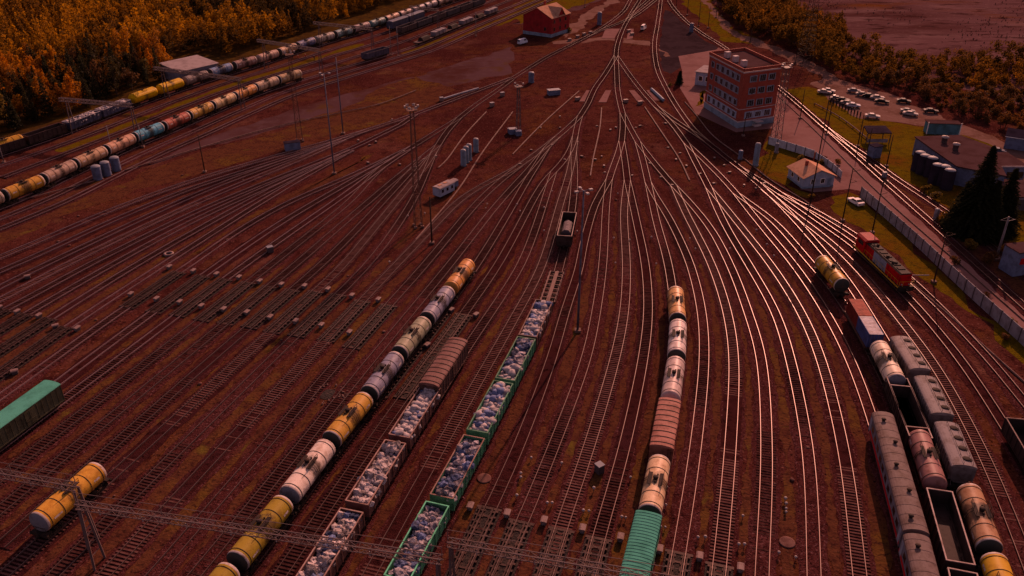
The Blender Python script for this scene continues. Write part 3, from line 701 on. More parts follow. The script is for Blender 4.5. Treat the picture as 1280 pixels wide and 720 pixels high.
def flat_wagon(L, s, label, hl=6.2, deck='paint', color=(.16, .07, .055), name='flat_wagon', skeletal=False):
    r = wagon_root(name, L, s, label, 'flat wagon')
    b = MB()
    if skeletal:
        for y in (-1.35, 0, 1.35): b.box((0, y, 1.32), (hl * 2, .3 if y else .7, .12))
        for k in range(8): b.box((-hl + .2 + (2 * hl - .4) * k / 7, 0, 1.2), (.22, 2.9, .1))
        for sg in (-1, 1):
            for k in range(8): b.box((-hl + .2 + (2 * hl - .4) * k / 7, sg * 1.5, 1.6), (.14, .14, .7))
    else:
        b.box((0, 0, 1.36), (hl * 2, 2.9, .14))
        for sg in (-1, 1): b.box((0, sg * 1.47, 1.4), (hl * 2, .05, .2))
    b.build('deck', [deck], r, color)
    link('frame', ME['frame_134'], r); bogies(r, 4.3)
    return r
def container(parent_xyz, rz, side, roof, label, ln=6.06, h=2.6, mark=None):
    r = empty('cargo_container', parent_xyz, rz, label, 'container')
    b = MB(); hl = ln / 2
    n = 22
    for sg in (-1, 1):
        for k in range(n):
            x = -hl + .12 + (ln - .24) * (k + .5) / n
            b.box((x, sg * (1.2 - (.0 if k % 2 else .03)), h / 2), ((ln - .24) / n, .06, h - .3))
        for x in (-hl + .07, hl - .07): b.box((x, sg * 1.15, h / 2), (.14, .14, h))
        b.box((0, sg * 1.17, .08), (ln - .28, .1, .16)); b.box((0, sg * 1.17, h - .06), (ln - .28, .1, .12))
        b.box((sg * (hl - .05), 0, h / 2), (.08, 2.15, h - .1))
    b.build('body', ['paint'], r, side)
    t = MB(); t.box((0, 0, h - .03), (ln - .1, 2.32, .05))
    for k in range(12): t.box((-hl + .4 + (ln - .8) * k / 11, 0, h + .008), (.2, 2.1, .03))
    t.build('roof', ['paint'], r, roof)
    d = MB()
    for y in (-.85, -.3, .3, .85): d.tube((hl + .03, y, .15), (hl + .03, y, h - .15), .03, 5)
    d.build('lock_bar', 'steel_grey', r)
    if mark:
        m_ = MB()
        for k, w in enumerate((.55, .35, .7, .45)): m_.box((-1.2 + k * .75, 1.245, h * .62), (w, .012, .42)); 
        m_.box((0, 1.245, h * .35), (1.8, .012, .16))
        m_.build('side_marking', mark, r); 
    return r
# ------------------------------------------------------------------ the trains
def S_at(key, px, z): return LN[key].near(G(px[0], px[1], z))
A = LN['r3']
ORANGE, GREYB, MOTLEY, YEL, WHITE_, OLIVE = (.55, .22, .06), (.2, .2, .27), (.26, .26, .18), (.52, .26, .05), (.68, .55, .48), (.32, .21, .03)
sA = S_at('r3', (574, 337), 4.3)
pitchA = (S_at('r3', (383, 577), 4.3) - sA) / 5.0
print('pitch A', pitchA)
TA = [(ORANGE, 'plain', 0, 'orange tank wagon heading the long tank train, its loose end towards the throat'),
      (GREYB, 'dark', 0, 'grey blue tank wagon second in the long tank train, behind the orange one'),
      (MOTLEY, 'dark', 0, 'mottled green and rust tank wagon between two grey tank wagons'),
      (GREYB, 'dark', 0, 'grey tank wagon between the mottled tank and the ochre stained one'),
      (YEL, 'dark', 1, 'ochre tank wagon with a black spill down its middle, ahead of the white one'),
      (WHITE_, 'grey', 1, 'white tank wagon with brown drips in the long tank train'),
      (OLIVE, 'dark', 1, 'olive yellow tank wagon coupled behind the white tank, just before the truss gantry'),
      (OLIVE, 'grey', 0, 'olive yellow tank wagon with pale end, right under the truss gantry'),
      (ORANGE, 'dark', 0, 'rusty orange tank wagon beyond the truss gantry at the edge of the picture')]
for i, (c, e, st, lb) in enumerate(TA):
    tank_wagon(A, sA + pitchA * i, c, lb, e, 'long tank train of mixed colours')
C5 = LN['c5']
sC = S_at('c5', (847, 372), 4.3); sC2 = S_at('c5', (812, 636), 4.5)
tank_wagon(C5, sC + .4, (.6, .3, .12), 'orange and cream tank wagon heading the short train on the middle track', 'dark', clean=True)
tank_wagon(C5, sC + 12.4, (.62, .52, .5), 'white tank wagon second in the short train on the middle track', 'dark', clean=True)
tank_wagon(C5, sC + 24.4, (.5, .38, .36), 'dirty pinkish white tank wagon third in the short train on the middle track', 'plain', clean=True)
box_wagon(C5, sC2 - 18.4, (.3, .1, .07), (.36, .14, .11), 'rust red ribbed covered wagon ahead of the cream tank on the middle track', 14, .4, 9, 5.6)
tank_wagon(C5, sC2 - 6.0, (.68, .45, .28), 'cream tank wagon coupled to the green roofed wagon', 'dark', clean=True)
box_wagon(C5, sC2 + 7.2, (.0, .22, .15), (.0, .36, .28), 'bright green roofed covered wagon behind the cream tank', 12, .35, 26, 6.75, rib='green_roof', rmat='green_roof')
# bottom left singles
sp7 = S_at('p7', (101, 613), 4.3)
tank_wagon(LN['p7'], sp7, (.6, .29, .05), 'lone ochre tank wagon standing under the gantry in the near corner', 'grey', clean=True)
p3 = LN['p3']
box_wagon(p3, S_at('p3', (76, 477), 4.5) + 7.0, (.07, .07, .045), (.0, .36, .28), 'green roofed covered wagon with dirty dark sides standing alone', 14, .35, 0, rmat='green_roof')
box_wagon(p3, S_at('p3', (76, 477), 4.5) + 7.0 + 14.8, (.07, .07, .045), (.0, .33, .26), 'second green roofed covered wagon, coupled behind the first and almost out of view', 14, .35, 0, rmat='green_roof')
# r5: ribbed rusty wagon and bag-filled gondolas
r5 = LN['r5']
box_wagon(r5, S_at('r5', (584, 424), 4.4) + 7.0, (.1, .05, .045), (.19, .085, .075), 'rusty pink covered wagon with black ribbed roof beside the long tank train', 12, .5, 11, 6.75)
GND = []
def gond(key, s, side, rim, lb, **kw):
    r = gondola(LN[key], s, side, rim, lb, **kw); GND.append(r); return r
BROWN = (.16, .07, .06); GRN = (.0, .22, .13); DRK = (.05, .03, .028)
e5 = S_at('r5', (414, 627), 3.4)      # gap between the two white-loaded wagons at the front rim
w1_ = gond('r5', e5 - .6 - 20.3, BROWN, (.3, .18, .16), 'brown open wagon heaped with white bags, coupled to the rusty ribbed wagon')
w2_ = gond('r5', e5 - .6 - 6.4, BROWN, (.34, .2, .17), 'brown open wagon heaped with white bags, nearer the gantry')
w3_ = gond('r5', e5 + .6 + 6.4, BROWN, (.36, .22, .19), 'brown open wagon of white and blue bags lying under the truss gantry')
w3b_ = gond('r5', e5 + .6 + 20.3, BROWN, (.36, .22, .19), 'brown open wagon of bags beyond the truss gantry at the frame edge')
# r7: empty gondola, skeletal flat, bag loads
r7 = LN['r7']
eG = S_at('r7', (536, 622), 3.4)
g_a = gond('r7', eG + .6 + 6.4, GRN, (.0, .5, .3), 'green open wagon with bright green rim, full of grey and blue bags beside the gantry')
g_b = gond('r7', eG - .6 - 6.4, GRN, (.28, .16, .13), 'green sided open wagon with rusty rim ahead of the bright rimmed one')
g_b2 = gond('r7', eG - .6 - 20.3, GRN, (.05, .22, .14), 'green sided open wagon of bags third from the gantry')
g_c = gond('r7', S_at('r7', (657, 421), 3.4) + 6.6, GRN, (.06, .2, .13), 'green sided open wagon full of blue white bags behind the brown one')
g_d = gond('r7', S_at('r7', (657, 421), 3.4) - 6.7, BROWN, (.2, .12, .11), 'brown open wagon full of blue white bags next to the skeletal flat wagon')
flat_wagon(r7, S_at('r7', (682, 371), 3.4) - 8.2, 'pale skeletal flat wagon standing empty between the dark open wagon and the bag load', color=(.17, .085, .075), skeletal=True)
g_e = gond('r7', S_at('r7', (706, 295), 3.4) - 6.4, DRK, (.33, .22, .2), 'dark open wagon with a small grey heap in the middle, head of the bag train')
t = MB(); 
prof = [(-1.25, 1.34), (1.25, 1.34), (1.05, 2.3), (.5, 2.95), (-.4, 3.0), (-1.05, 2.4)]
t.extr(prof, -2.9, 2.4); 
o = t.build('tarpaulin_heap', 'tarp', None, loc=g_e.location, rz=g_e.rotation_euler.z); tag(o, 'grey heap under tarpaulin inside the dark open wagon', 'load')
o.modifiers.new('b', 'BEVEL').width = .3
# east trains
d4, d5, d7 = LN['d4'], LN['d5'], LN['d7']
s_w = S_at('d4', (1105, 444), 4.3)
tank_wagon(d4, S_at('d4', (1037, 333), 4.3), (.5, .24, .03), 'mustard tank wagon standing first on the track left of the red locomotive', 'dark', clean=True)
s_c = s_w - 13.0
flat_wagon(d4, s_c, 'flat wagon under the red and the blue container', color=(.12, .05, .04))
pc, tcn = d4.at(s_c - 3.1); rz = math.atan2(tcn.y, tcn.x)
container((pc.x, pc.y, 1.44), rz, (.2, .025, .018), (.36, .05, .025), 'rust red container on the flat wagon')
pc, tcn = d4.at(s_c + 3.1)
container((pc.x, pc.y, 1.44), rz, (.04, .07, .2), (.5, .47, .5), 'blue container with pale grey roof on the flat wagon', mark='white')
tank_wagon(d4, s_w + .3, (.7, .56, .44), 'big cream white tank wagon coupled behind the blue container', 'grey')
gond('d4', s_w + 13.4, DRK, (.42, .3, .28), 'empty black open wagon with pale rim behind the cream white tank')
s_r = S_at('d4', (1174, 601), 4.3)
tank_wagon(d4, s_r - 5.9, (.3, .13, .12), 'dull red brown tank wagon between two black open wagons', 'plain')
gond('d4', s_r - 18.8, DRK, (.3, .2, .18), 'black open wagon ahead of the dull red brown tank')
gond('d4', s_r + 7.0, DRK, (.42, .3, .28), 'empty black open wagon with thin white rim behind the dull red brown tank')
gond('d4', s_r + 20.9, DRK, (.4, .28, .26), 'second empty black open wagon with white rim, near the bottom edge')
s_h = S_at('d5', (1154, 467), 4.5)
HG = (.23, .19, .19)
s_h2 = S_at('d5', (1211, 588), 4.5)
hsp = (s_h2 - s_h + 12.2) / 3; HOP = hsp / 2 - .35
print('hopper spacing', hsp)
hopper(d5, s_h2 - hsp * 2.5, (.14, .11, .115), HG, 'grey covered hopper wagon heading its row, round hatches along one side of the roof', 'grey covered hoppers')
hopper(d5, s_h2 - hsp * .5, (.13, .11, .115), (.2, .17, .18), 'grey covered hopper wagon last in its row, before the tan tank', 'grey covered hoppers')
hopper(d5, s_h2 - hsp * 1.5, (.13, .11, .115), (.21, .18, .185), 'grey covered hopper wagon in the middle of its row of three', 'grey covered hoppers')
tank_wagon(d5, s_h2 + 7.3, (.4, .2, .11), 'tan tank wagon with rusty scrawls behind the last hopper', 'dark')
tank_wagon(d5, s_h2 + 19.4, (.58, .3, .03), 'bright yellow tank wagon behind the tan one at the bottom edge', 'dark')
tank_wagon(LN['d5'], s_h2 + 31.5, (.5, .4, .3), 'cream tank wagon behind the bright yellow one', 'dark')
gond('d7', S_at('d7', (1268, 522), 3.4) + 6.5, DRK, (.2, .12, .11), 'dark open wagon by itself on the outer track near the fence')
# passenger coaches on d3
def coach(L, s, label):
    r = wagon_root('passenger_coach', L, s, label, 'passenger coach', 'coaches on the shunting track')
    hl, hw, n = 11.9, 1.52, 12
    b = MB()
    side = [(-hw, 1.25), (hw, 1.25), (hw, 3.75)]
    prof = [(hw, 1.25), (hw, 3.7)] + [(hw * math.cos(PI * i / n), 3.7 + .75 * math.sin(PI * i / n)) for i in range(1, n)] + [(-hw, 3.7), (-hw, 1.25)]
    b.box((0, 0, 2.48), (hl * 2, hw * 2, 2.44), 0)
    bd = b.build('body', ['paint'], r, (.13, .13, .17))
    st = MB()
    for sg in (-1, 1): st.box((0, sg * (hw + .012), 1.65), (hl * 2 - .2, .02, .5))
    st.build('side_stripe', 'red', bd)
    for sg in (-1, 1):
        for k in range(10):
            w = MB(); x = -hl + 2.6 + (2 * hl - 5.2) * k / 9
            w.box((x, sg * (hw + .005), 2.75), (1.15, .03, .85))
            w.build('window', 'glass', bd)
        d = MB()
        for x in (-hl + .8, hl - .8): d.box((x, sg * (hw + .01), 2.5), (.8, .04, 2.1))
        d.build('door', 'loco_grey', bd)
    rf = MB(); rf.extr([(hw * 1.02 * math.cos(PI * i / n), 3.704 + .72 * math.sin(PI * i / n)) for i in range(n + 1)], -hl - .04, hl + .04)
    for k in range(14): rf.extr([((hw * 1.03) * math.cos(PI * i / n), 3.71 + .74 * math.sin(PI * i / n)) for i in range(n + 1)], -hl + .9 + k * 1.69 - .03, -hl + .9 + k * 1.69 + .03)
    ro = rf.build('roof', ['paint'], r, (.15, .1, .095))
    for k in range(5):
        v = MB(); x = -hl + 2.2 + k * 4.9
        v.lathe([(4.3, .22), (4.62, .22), (4.66, .34), (4.74, .3), (4.78, .02)], 10, 'z', (x, .35 if k % 2 else -.35, 0))
        v.build('vent', 'dark_steel', ro)
    gw = MB()
    for sg in (-1, 1):
        gw.box((sg * (hl + .18), 0, 2.6), (.3, 1.3, 2.3))
    gw.build('gangway', 'dark_steel', r)
    link('frame', ME['frame_245'], r); bogies(r, 8.5)
    return r
d3 = LN['d3']; s_p = S_at('d3', (1131, 662), 4.4)
coach(d3, s_p - 12.3, 'grey roofed passenger coach with blue grey sides standing beside the black open wagons')
coach(d3, s_p + 12.3, 'grey roofed passenger coach nearest the bottom edge, red patches on its side')
# the shunting locomotive
def loco(L, s, label):
    r = wagon_root('diesel_locomotive', L, s - 1.4, label, 'locomotive'); r.scale = (1.17, 1.04, 1.04)
    fr = MB(); fr.box((0, 0, 1.3), (16.4, 3.0, .3))
    for sg in (-1, 1):
        fr.box((sg * 8.1, 0, 1.05), (.3, 2.9, .9)); fr.box((sg * 8.5, 0, 1.1), (.6, .3, .3))
    fr.box((0, 0, .95), (4.4, 2.3, .55))
    f = fr.build('frame', 'dark_steel', r)
    yl = MB()
    for sg in (-1, 1): yl.box((0, sg * 1.52, 1.36), (16.2, .06, .2))
    yl.build('edge_stripe', 'yellow', f)
    h = MB()
    for x0, x1, m_ in ((-4.4, -1.6, 0), (-1.6, 2.9, 1), (2.9, 7.4, 0)):
        h.box(((x0 + x1) / 2, 0, 2.5), (x1 - x0 - .01, 2.3, 2.1), m_)
        for sg in (-1, 1):
            for k in range(int((x1 - x0) / .8)):
                h.box((x0 + .5 + k * .8, sg * 1.165, 2.5), (.62, .05, 1.6), m_)
    h.box((7.45, 0, 2.2), (.5, 2.0, 1.5), 0)
    hd = h.build('hood', ['red', 'loco_grey'], r)
    rf = MB(); rf.extr([(1.17, 3.56), (.9, 3.8), (-.9, 3.8), (-1.17, 3.56)], -4.4, 7.4)
    for k in range(7): rf.box((-3.4 + k * 1.5, 0, 3.86), (.8, 1.3, .14))
    rf.tube((-2.8, .2, 3.7), (-2.8, .2, 4.3), .22, 10); rf.tube((1.4, -.2, 3.7), (1.4, -.2, 4.15), .3, 12); rf.tube((3.6, -.1, 3.7), (3.6, -.1, 4.1), .55, 14)
    rf.build('hood_roof', 'dark_steel', r)
    c = MB(); c.box((-6.0, 0, 2.75), (3.0, 2.95, 2.6))
    cb = c.build('cab', 'red', r)
    cr = MB(); cr.extr([(1.55, 4.06), (1.1, 4.35), (-1.1, 4.35), (-1.55, 4.06)], -7.65, -4.35)
    cr.build('cab_roof', 'brick_red', cb)
    for sg in (-1, 1):
        w = MB(); w.box((-6.0, sg * 1.475, 3.25), (1.9, .04, .9)); w.build('window', 'glass', cb)
        w = MB(); w.box((-6.0 + sg * 1.505, .85, 3.3), (.03, .75, .75)); w.box((-6.0 + sg * 1.505, -.85, 3.3), (.03, .75, .75)); w.build('window', 'glass', cb)
    for x in (-8.05, 7.72):
        for sg in (-1, 1):
            l = MB(); l.tube((x, sg * .7, 1.75), (x + (.12 if x > 0 else -.12), sg * .7, 1.75), .14, 10); l.build('headlight', 'lamp', r)
    hr = MB()
    for sg in (-1, 1):
        for k in range(12): hr.tube((-4.2 + k * 1.08, sg * 1.48, 1.45), (-4.2 + k * 1.08, sg * 1.48, 2.5), .025, 4)
        hr.tube((-4.2, sg * 1.48, 2.5), (7.7, sg * 1.48, 2.5), .025, 4)
        for k in (-1.4, -.7, .7, 1.4): hr.tube((sg * 8.1, k, 1.45), (sg * 8.1, k, 2.5), .03, 4)
        hr.tube((sg * 8.1, -1.4, 2.5), (sg * 8.1, 1.4, 2.5), .03, 4)
    hr.build('handrail', 'yellow', r)
    for s_ in (-1, 1):
        bg = link('bogie', ME['bogie'], r, loc=(s_ * 4.7, 0, 0))
        for k in (-1.6, 0, 1.6): link('wheelset', ME['wheelset'], bg, loc=(k, 0, 0))
    return r
loco(d7, (S_at('d7', (1065, 303), 2.5) + S_at('d7', (1133, 362), 2.0)) / 2, 'red and grey shunting locomotive with yellow footplate edge on the outer track')
# western trains
W5 = LN['w5']
tc_ = [((.5, .24, .04), 'yellow tank wagon, nearest on the western line'), ((.34, .22, .17), 'greyish tan tank wagon second from the nearest on the western line'),
       ((.42, .25, .15), 'tan tank wagon beside the three blue cylinders'), ((.5, .26, .17), 'pinkish tank wagon just before the turquoise one'),
       ((.01, .3, .42), 'turquoise tank wagon on the western line'), ((.4, .09, .06), 'red tank wagon between the turquoise and the amber ones'),
       ((.55, .29, .07), 'amber tank wagon coupled behind the red one'), ((.56, .38, .2), 'cream tank wagon between amber and orange ones'),
       ((.6, .24, .07), 'orange tank wagon between two cream ones on the western line'), ((.5, .34, .23), 'cream tank wagon second from the far end of the western string'),
       ((.42, .26, .14), 'tan tank wagon at the far end of the western string')]
gaps = [(0, 237), (46, 219), (86, 199.5), (130, 181), (166, 165), (203, 151), (233, 138), (263, 125.5), (293, 114), (320, 103), (347, 94), (374, 86)]
sg = [S_at('w5', p, 4.3) for p in gaps]
print('w5 gaps', [round(sg[i + 1] - sg[i], 1) for i in range(len(sg) - 1)])
step = (sg[-1] - sg[0]) / (len(sg) - 1)
for i, (c, lb) in enumerate(tc_):
    tank_wagon(W5, sg[0] + step * (i + .5), c, lb, 'dark', 'tank wagons on the western line')
tank_wagon(W5, sg[0] - step * .5, (.45, .3, .2), 'tan tank wagon leaving the picture at the near end of the western line', 'dark', 'tank wagons on the western line')
W1 = LN['w1']
s0 = S_at('w1', (190, 107), 4.3); s1 = S_at('w1', (445, 31), 4.3)
stp = 12.1
print('w1 count', (s1 - s0) / 12.02)
cols = [((.2, .15, .14), 'dull grey brown tank wagon in front of the grey shed'), ((.1, .2, .34), 'blue tank wagon beside the grey shed'), ((.3, .16, .14), 'brown tank wagon just past the grey shed'),
        ((.45, .27, .21), 'pinkish cream tank wagon two past the grey shed'), ((.48, .28, .17), 'tan tank wagon before the blue open wagon by the forest'), ((.09, .12, .24), 'dark blue tank wagon by the forest, under the second truss gantry'),
        ((.3, .27, .24), 'pale grey tank wagon at the end of the second truss gantry'), ((.1, .24, .25), 'teal tank wagon by the forest, first of two'), ((.3, .2, .2), 'rosy grey tank wagon between the two teal ones'),
        ((.1, .22, .22), 'teal tank wagon by the forest, farther of two'), ((.5, .26, .17), 'salmon tank wagon just past the farther teal one'), ((.34, .21, .19), 'rosy tank wagon behind the salmon one'),
        ((.22, .21, .27), 'grey blue tank wagon along the far forest edge'), ((.27, .25, .27), 'light grey tank wagon along the far forest edge'), ((.4, .28, .22), 'cream tank wagon along the far forest edge'),
        ((.36, .24, .22), 'rose cream tank wagon along the far forest edge'), ((.42, .27, .22), 'pale pink tank wagon along the far forest edge'), ((.38, .25, .22), 'faded rose tank wagon along the far forest edge'), ((.4, .3, .25), 'off white tank wagon along the far forest edge'),
        ((.4, .32, .3), 'whitish tank wagon before the blue ones at the top edge'), ((.16, .24, .34), 'pale blue tank wagon at the top edge'), ((.14, .22, .32), 'second pale blue tank wagon at the top edge')]
s_start = s0 + stp
for i, (c, lb) in enumerate(cols):
    tank_wagon(W1, s_start + stp * (i + .5), c, lb, 'dark' if i % 3 else 'plain', 'tank wagons along the forest')
def gas_tank(L, s, label):
    r = wagon_root('gas_tank_wagon', L, s, label, 'tank wagon', 'yellow gas tank wagons')
    br = link('barrel', ME['barrel_plain_clean'], r, (.62, .34, .01)); link('hatch', ME['hatch'], br)
    sh = MB(); n = 10
    sh.extr([(1.75 * math.cos(PI * (.12 + .76 * i / n)), 2.78 + 1.72 * math.sin(PI * (.12 + .76 * i / n))) for i in range(n + 1)], -4.6, 4.6)
    sh.build('sun_shield', ['tank_clean'], r, (.62, .33, .01))
    link('frame', ME['tank_frame'], r); link('walkway', ME['walkway'], r); link('ladder', ME['ladder'], r); bogies(r, 3.9); return r
gas_tank(W1, s0 + stp * .5, 'bright yellow gas tank wagon nearer the grey shed'); gas_tank(W1, s0 - stp * .5, 'bright yellow gas tank wagon next to the snow white open wagons')
gond('w1', s0 - stp - 7.2, (.06, .07, .12), (.4, .38, .42), 'blue open wagon filled with white cargo, next to the yellow gas tanks', hl=6.0)
gond('w1', s0 - stp - 20.4, (.05, .06, .1), (.36, .34, .38), 'blue open wagon filled with white cargo, nearer the dark forest shade', hl=6.0)
for k in range(3): gond('w1', s0 - stp - 34 - 13.6 * k, DRK, (.09, .05, .05), ['dark open wagon in the forest shade, last before the white loads', 'dark open wagon in the forest shade, middle of three', 'dark open wagon in the forest shade, next to the yellow tank'][k], group='dark open wagons in the forest shade')
s_y = S_at('w1', (27, 166), 4.3)
tank_wagon(W1, s_y - 6.0, (.5, .25, .03), 'yellow tank wagon by the forest at the frame edge', 'plain', clean=True)
# distant strings between the two
W3 = LN['w3']
sM = S_at('w3', (490, 34), 3.4)
nm = ['first', 'second', 'third', 'fourth', 'fifth', 'sixth', 'seventh', 'eighth']
for k in range(6):
    gond('w3', sM + 7 + 13.95 * k, (.06, .055, .065) if k % 2 else (.07, .045, .045), (.13, .1, .11), 'dark open wagon, %s from the near end of the distant string' % nm[k], group='distant string of dark open wagons')
LN2 = LN['w2']
sN = S_at('w2', (492, 30), 3.4)
for k in range(2):
    box_wagon(LN2, sN + 7 + 14.8 * k, (.06, .07, .11), (.08, .1, .15), 'dark blue covered wagon, %s in the distant yard by the forest' % nm[k], 10, .35)
sQ = S_at('w5', (449, 66), 3.4)
gond('w5', sQ + 7, (.07, .06, .09), (.12, .09, .1), 'lone dark open wagon beyond the orange string, near a portal', group=None)
sR = S_at('w5', (512, 48), 3.0)
for k in range(6):
    r_ = flat_wagon(W5, sR + 7 + 13.4 * k, 'flat wagon with a dark load, %s from the near end of the far western string' % nm[k], color=(.1, .05, .045))
    if k % 2 == 0:
        h = MB(); h.extr([(-1.3, 1.44), (1.3, 1.44), (.9, 2.6), (0, 2.9), (-.8, 2.6)], -2.6, 3.4)
        o = h.build('coal_heap', 'coal', None, loc=r_.location, rz=r_.rotation_euler.z); tag(o, 'black heap on the %s flat wagon of the far western string' % nm[k], 'coal heap')
    else:
        h = MB()
        for q in range(3): h.box((-3.6 + q * 3.6, 0, 2.2), (2.9, 2.5, 1.5), 0, .02 * q)
        o = h.build('crate', ['paint'], None, (.16, .14, .17), loc=r_.location, rz=r_.rotation_euler.z); tag(o, 'grey covered load on the %s flat wagon of the far western string' % nm[k], 'load')
# ------------------------------------------------------------------ bags in the open wagons
def bag_mesh(seed):
    r = random.Random(seed)
    bm = bmesh.new(); bmesh.ops.create_icosphere(bm, subdivisions=2, radius=.55)
    ax = Vector((r.uniform(-1, 1), r.uniform(-1, 1), .6)).normalized()
    for v in bm.verts:
        d = v.co.normalized()
        k = 1 + .24 * math.sin(5 * d.x + seed) * math.sin(4 * d.y + 2 * seed) + .14 * math.sin(9 * d.z + seed * 3) + r.uniform(-.09, .09)
        if d.dot(ax) > .86: k += .22        # gathered neck
        v.co = Vector((d.x * k * .55, d.y * k * .6, d.z * k * .46))
    me = bpy.data.meshes.new('cargo_bag'); bm.to_mesh(me); bm.free()
    me.materials.append(M['white_bag'])
    return me
BAGS = [bag_mesh(i) for i in range(7)]
def bag_spots(r, seed, hl=6.3, rows=3):
    rr = random.Random(seed); out = []
    mw = r.matrix_basis
    x = -hl + .65
    while x < hl - .5:
        for y in (-1.0, -.34, .34, 1.0):
            z = 2.72 + .28 * math.cos(y * 1.2) + .22 * math.sin(x * .9 + seed) + rr.uniform(-.2, .2)
            lp = Vector((x + rr.uniform(-.16, .16), y + rr.uniform(-.12, .12), z))
            out.append((lp, rr))
        x += .74
    return out
left = [300]
STUFF = MB()
def load_bags(r, seed, label, group, blue, col, individual=True, hl=6.3):
    bs = bag_spots(r, seed, hl)
    rm = Matrix.Rotation(r.rotation_euler.z, 4, 'Z'); rm.translation = r.location
    for i, (lp, rr) in enumerate(bs):
        w = rm @ lp
        bl = rr.random() < blue * (1 + .9 * math.sin(lp.x * 1.1 + seed))
        q_ = rr.choice((.45, .7, .85, 1.0, 1.1))
        c = (.1 * q_, .16 * q_, .3 * q_) if bl else tuple(k * q_ for k in col)
        me = BAGS[rr.randrange(len(BAGS))]
        if individual and left[0] > 0:
            left[0] -= 1
            o = link('cargo_bag', me, None, c, w); o.rotation_euler = (rr.uniform(-.5, .5), rr.uniform(-.5, .5), rr.uniform(0, 6.28)); k = rr.choice((.6, .75, .9, 1.0, 1.15, 1.25)); o.scale = (k * rr.uniform(.8, 1.25), k * rr.uniform(.8, 1.2), k)
            tag(o, ('blue ' if bl else 'white ') + label, 'bag', ('blue ' if bl else 'white ') + group)
        else:
            mx = Matrix.Rotation(rr.uniform(0, 6.28), 3, 'Z') @ Matrix.Rotation(rr.uniform(-.5, .5), 3, 'X')
            k = rr.choice((.6, .75, .9, 1.0, 1.15, 1.25))
            STUFF.add([tuple(w + mx @ (v.co * k)) for v in me.vertices], [tuple(p.vertices) for p in me.polygons], 1 if bl else 0, True)
    # fill under the bags
    f = MB(); f.box((0, 0, 1.95), (hl * 2 - .5, 2.6, 1.2))
    o = f.build('load_bed', 'end_grey', r)
WB = (.5, .43, .43); GB = (.38, .35, .39)
load_bags(g_a, 3, 'cargo bag heaped in the green open wagon with the bright rim', 'bags in the bright green open wagon', .3, GB)
load_bags(w2_, 1, 'cargo bag heaped in the brown open wagon nearer the gantry', 'bags in the brown open wagon', .04, WB)
load_bags(w3_, 2, 'cargo bag heaped in the open wagon under the truss gantry', 'bags in the wagon under the gantry', .22, WB)
load_bags(g_b, 4, 'cargo bag heaped in the green open wagon with the rusty rim', 'bags in the rusty rimmed green wagon', .3, GB)
load_bags(g_c, 6, 'cargo bag in the green sided wagon behind the brown one', 'bags in the green sided wagon', .3, GB)
load_bags(g_d, 7, 'cargo bag in the brown wagon by the skeletal flat', 'bags in the wagon by the flat', .25, GB, False)
load_bags(g_b2, 5, 'cargo bag', 'bags', .3, GB, False)
load_bags(w1_, 8, 'cargo bag', 'bags', .05, WB, False)
load_bags(w3b_, 9, 'cargo bag', 'bags', .2, WB, False)
for gg in GND:
    if 'white cargo' in gg['label']: load_bags(gg, 12, 'x', 'x', .0, (.6, .56, .6), False, 6.0)
wb2 = mat('bag cloth far', (.36, .32, .33), .85, layers=[(1.2, (.2, .17, .18), .5, .65)]); bb2 = mat('blue bag cloth far', (.1, .15, .28), .8, layers=[(1.2, (.05, .08, .15), .5, .65)])
so = STUFF.build('cargo_bags', [wb2, bb2]); tag(so, 'white and blue cargo bags filling the farther open wagons', 'bags', kind='stuff')
# ------------------------------------------------------------------ wagon retarders and their control cabinets
def retarder(key, s0, ln, label, group):
    L = LN[key]; p, t = L.at(s0 + ln / 2); ang = math.atan2(t.y, t.x)
    r = empty('wagon_retarder', (p.x, p.y, 0), ang, label, 'wagon retarder', group)
    hl = ln / 2
    for sg in (-1, 1):
        b = MB()
        for o in (-.24, .24):
            b.box((0, sg * .8 + o, .3), (ln, .15, .3))
        for k in range(int(ln / 1.1)):
            b.box((-hl + .6 + k * 1.1, sg * .8, .17), (.35, .95, .22))
            b.box((-hl + .6 + k * 1.1, sg * .8 + sg * .45, .3), (.3, .28, .3))
        b.build('brake_beam', 'retarder', r)
    bd = MB(); bd.box((0, 0, .085), (ln + .6, 3.3, .13)); bd.build('bed', 'coal', r)
    c = MB()
    for sg in (-1, 1): c.box((0, sg * .4, .12), (ln, .1, .1))
    for k in range(int(ln / 3)): c.box((-hl + 1.5 + k * 3, 0, .16), (.3, 1.1, .14))
    c.box((-hl, 0, .12), (.4, 3.4, .2)); c.box((hl, 0, .12), (.4, 3.4, .2))
    c.build('tie_frame', 'retarder', r)
    return r
def cabinet(w, rz, label, group):
    if 'proto' not in cabinet.__dict__:
        r = empty('control_cabinet', (0, 0, 0), 0)
        b = MB(); b.box((0, 0, .4), (1.2, .85, .8)); b.build('base', 'cabinet_dark', r)
        b = MB(); b.box((0, 0, .98), (1.42, 1.02, .36)); b.extr([(.56, 1.162), (.3, 1.3), (-.3, 1.3), (-.56, 1.162)], -.75, .75); b.build('lid', 'cabinet', r)
        b = MB(); b.box((.615, 0, .42), (.03, .6, .55)); b.build('door', 'steel_grey', r)
        cabinet.proto = r; c = r
    else:
        c = copy_tree(cabinet.proto)
    c.location = w; c.rotation_euler = (0, 0, rz); c.scale = (.75, .75, .6); tag(c, label, 'cabinet', group)
    return c
up = {'p1': (212,336), 'p2': (242,341), 'p3': (271,345), 'p4': (299,349), 'p5': (325,354), 'p6': (352,358), 'p7': (381,360), 'p8': (410,364), 'r1': (440,372), 'r1b': (473,377)}
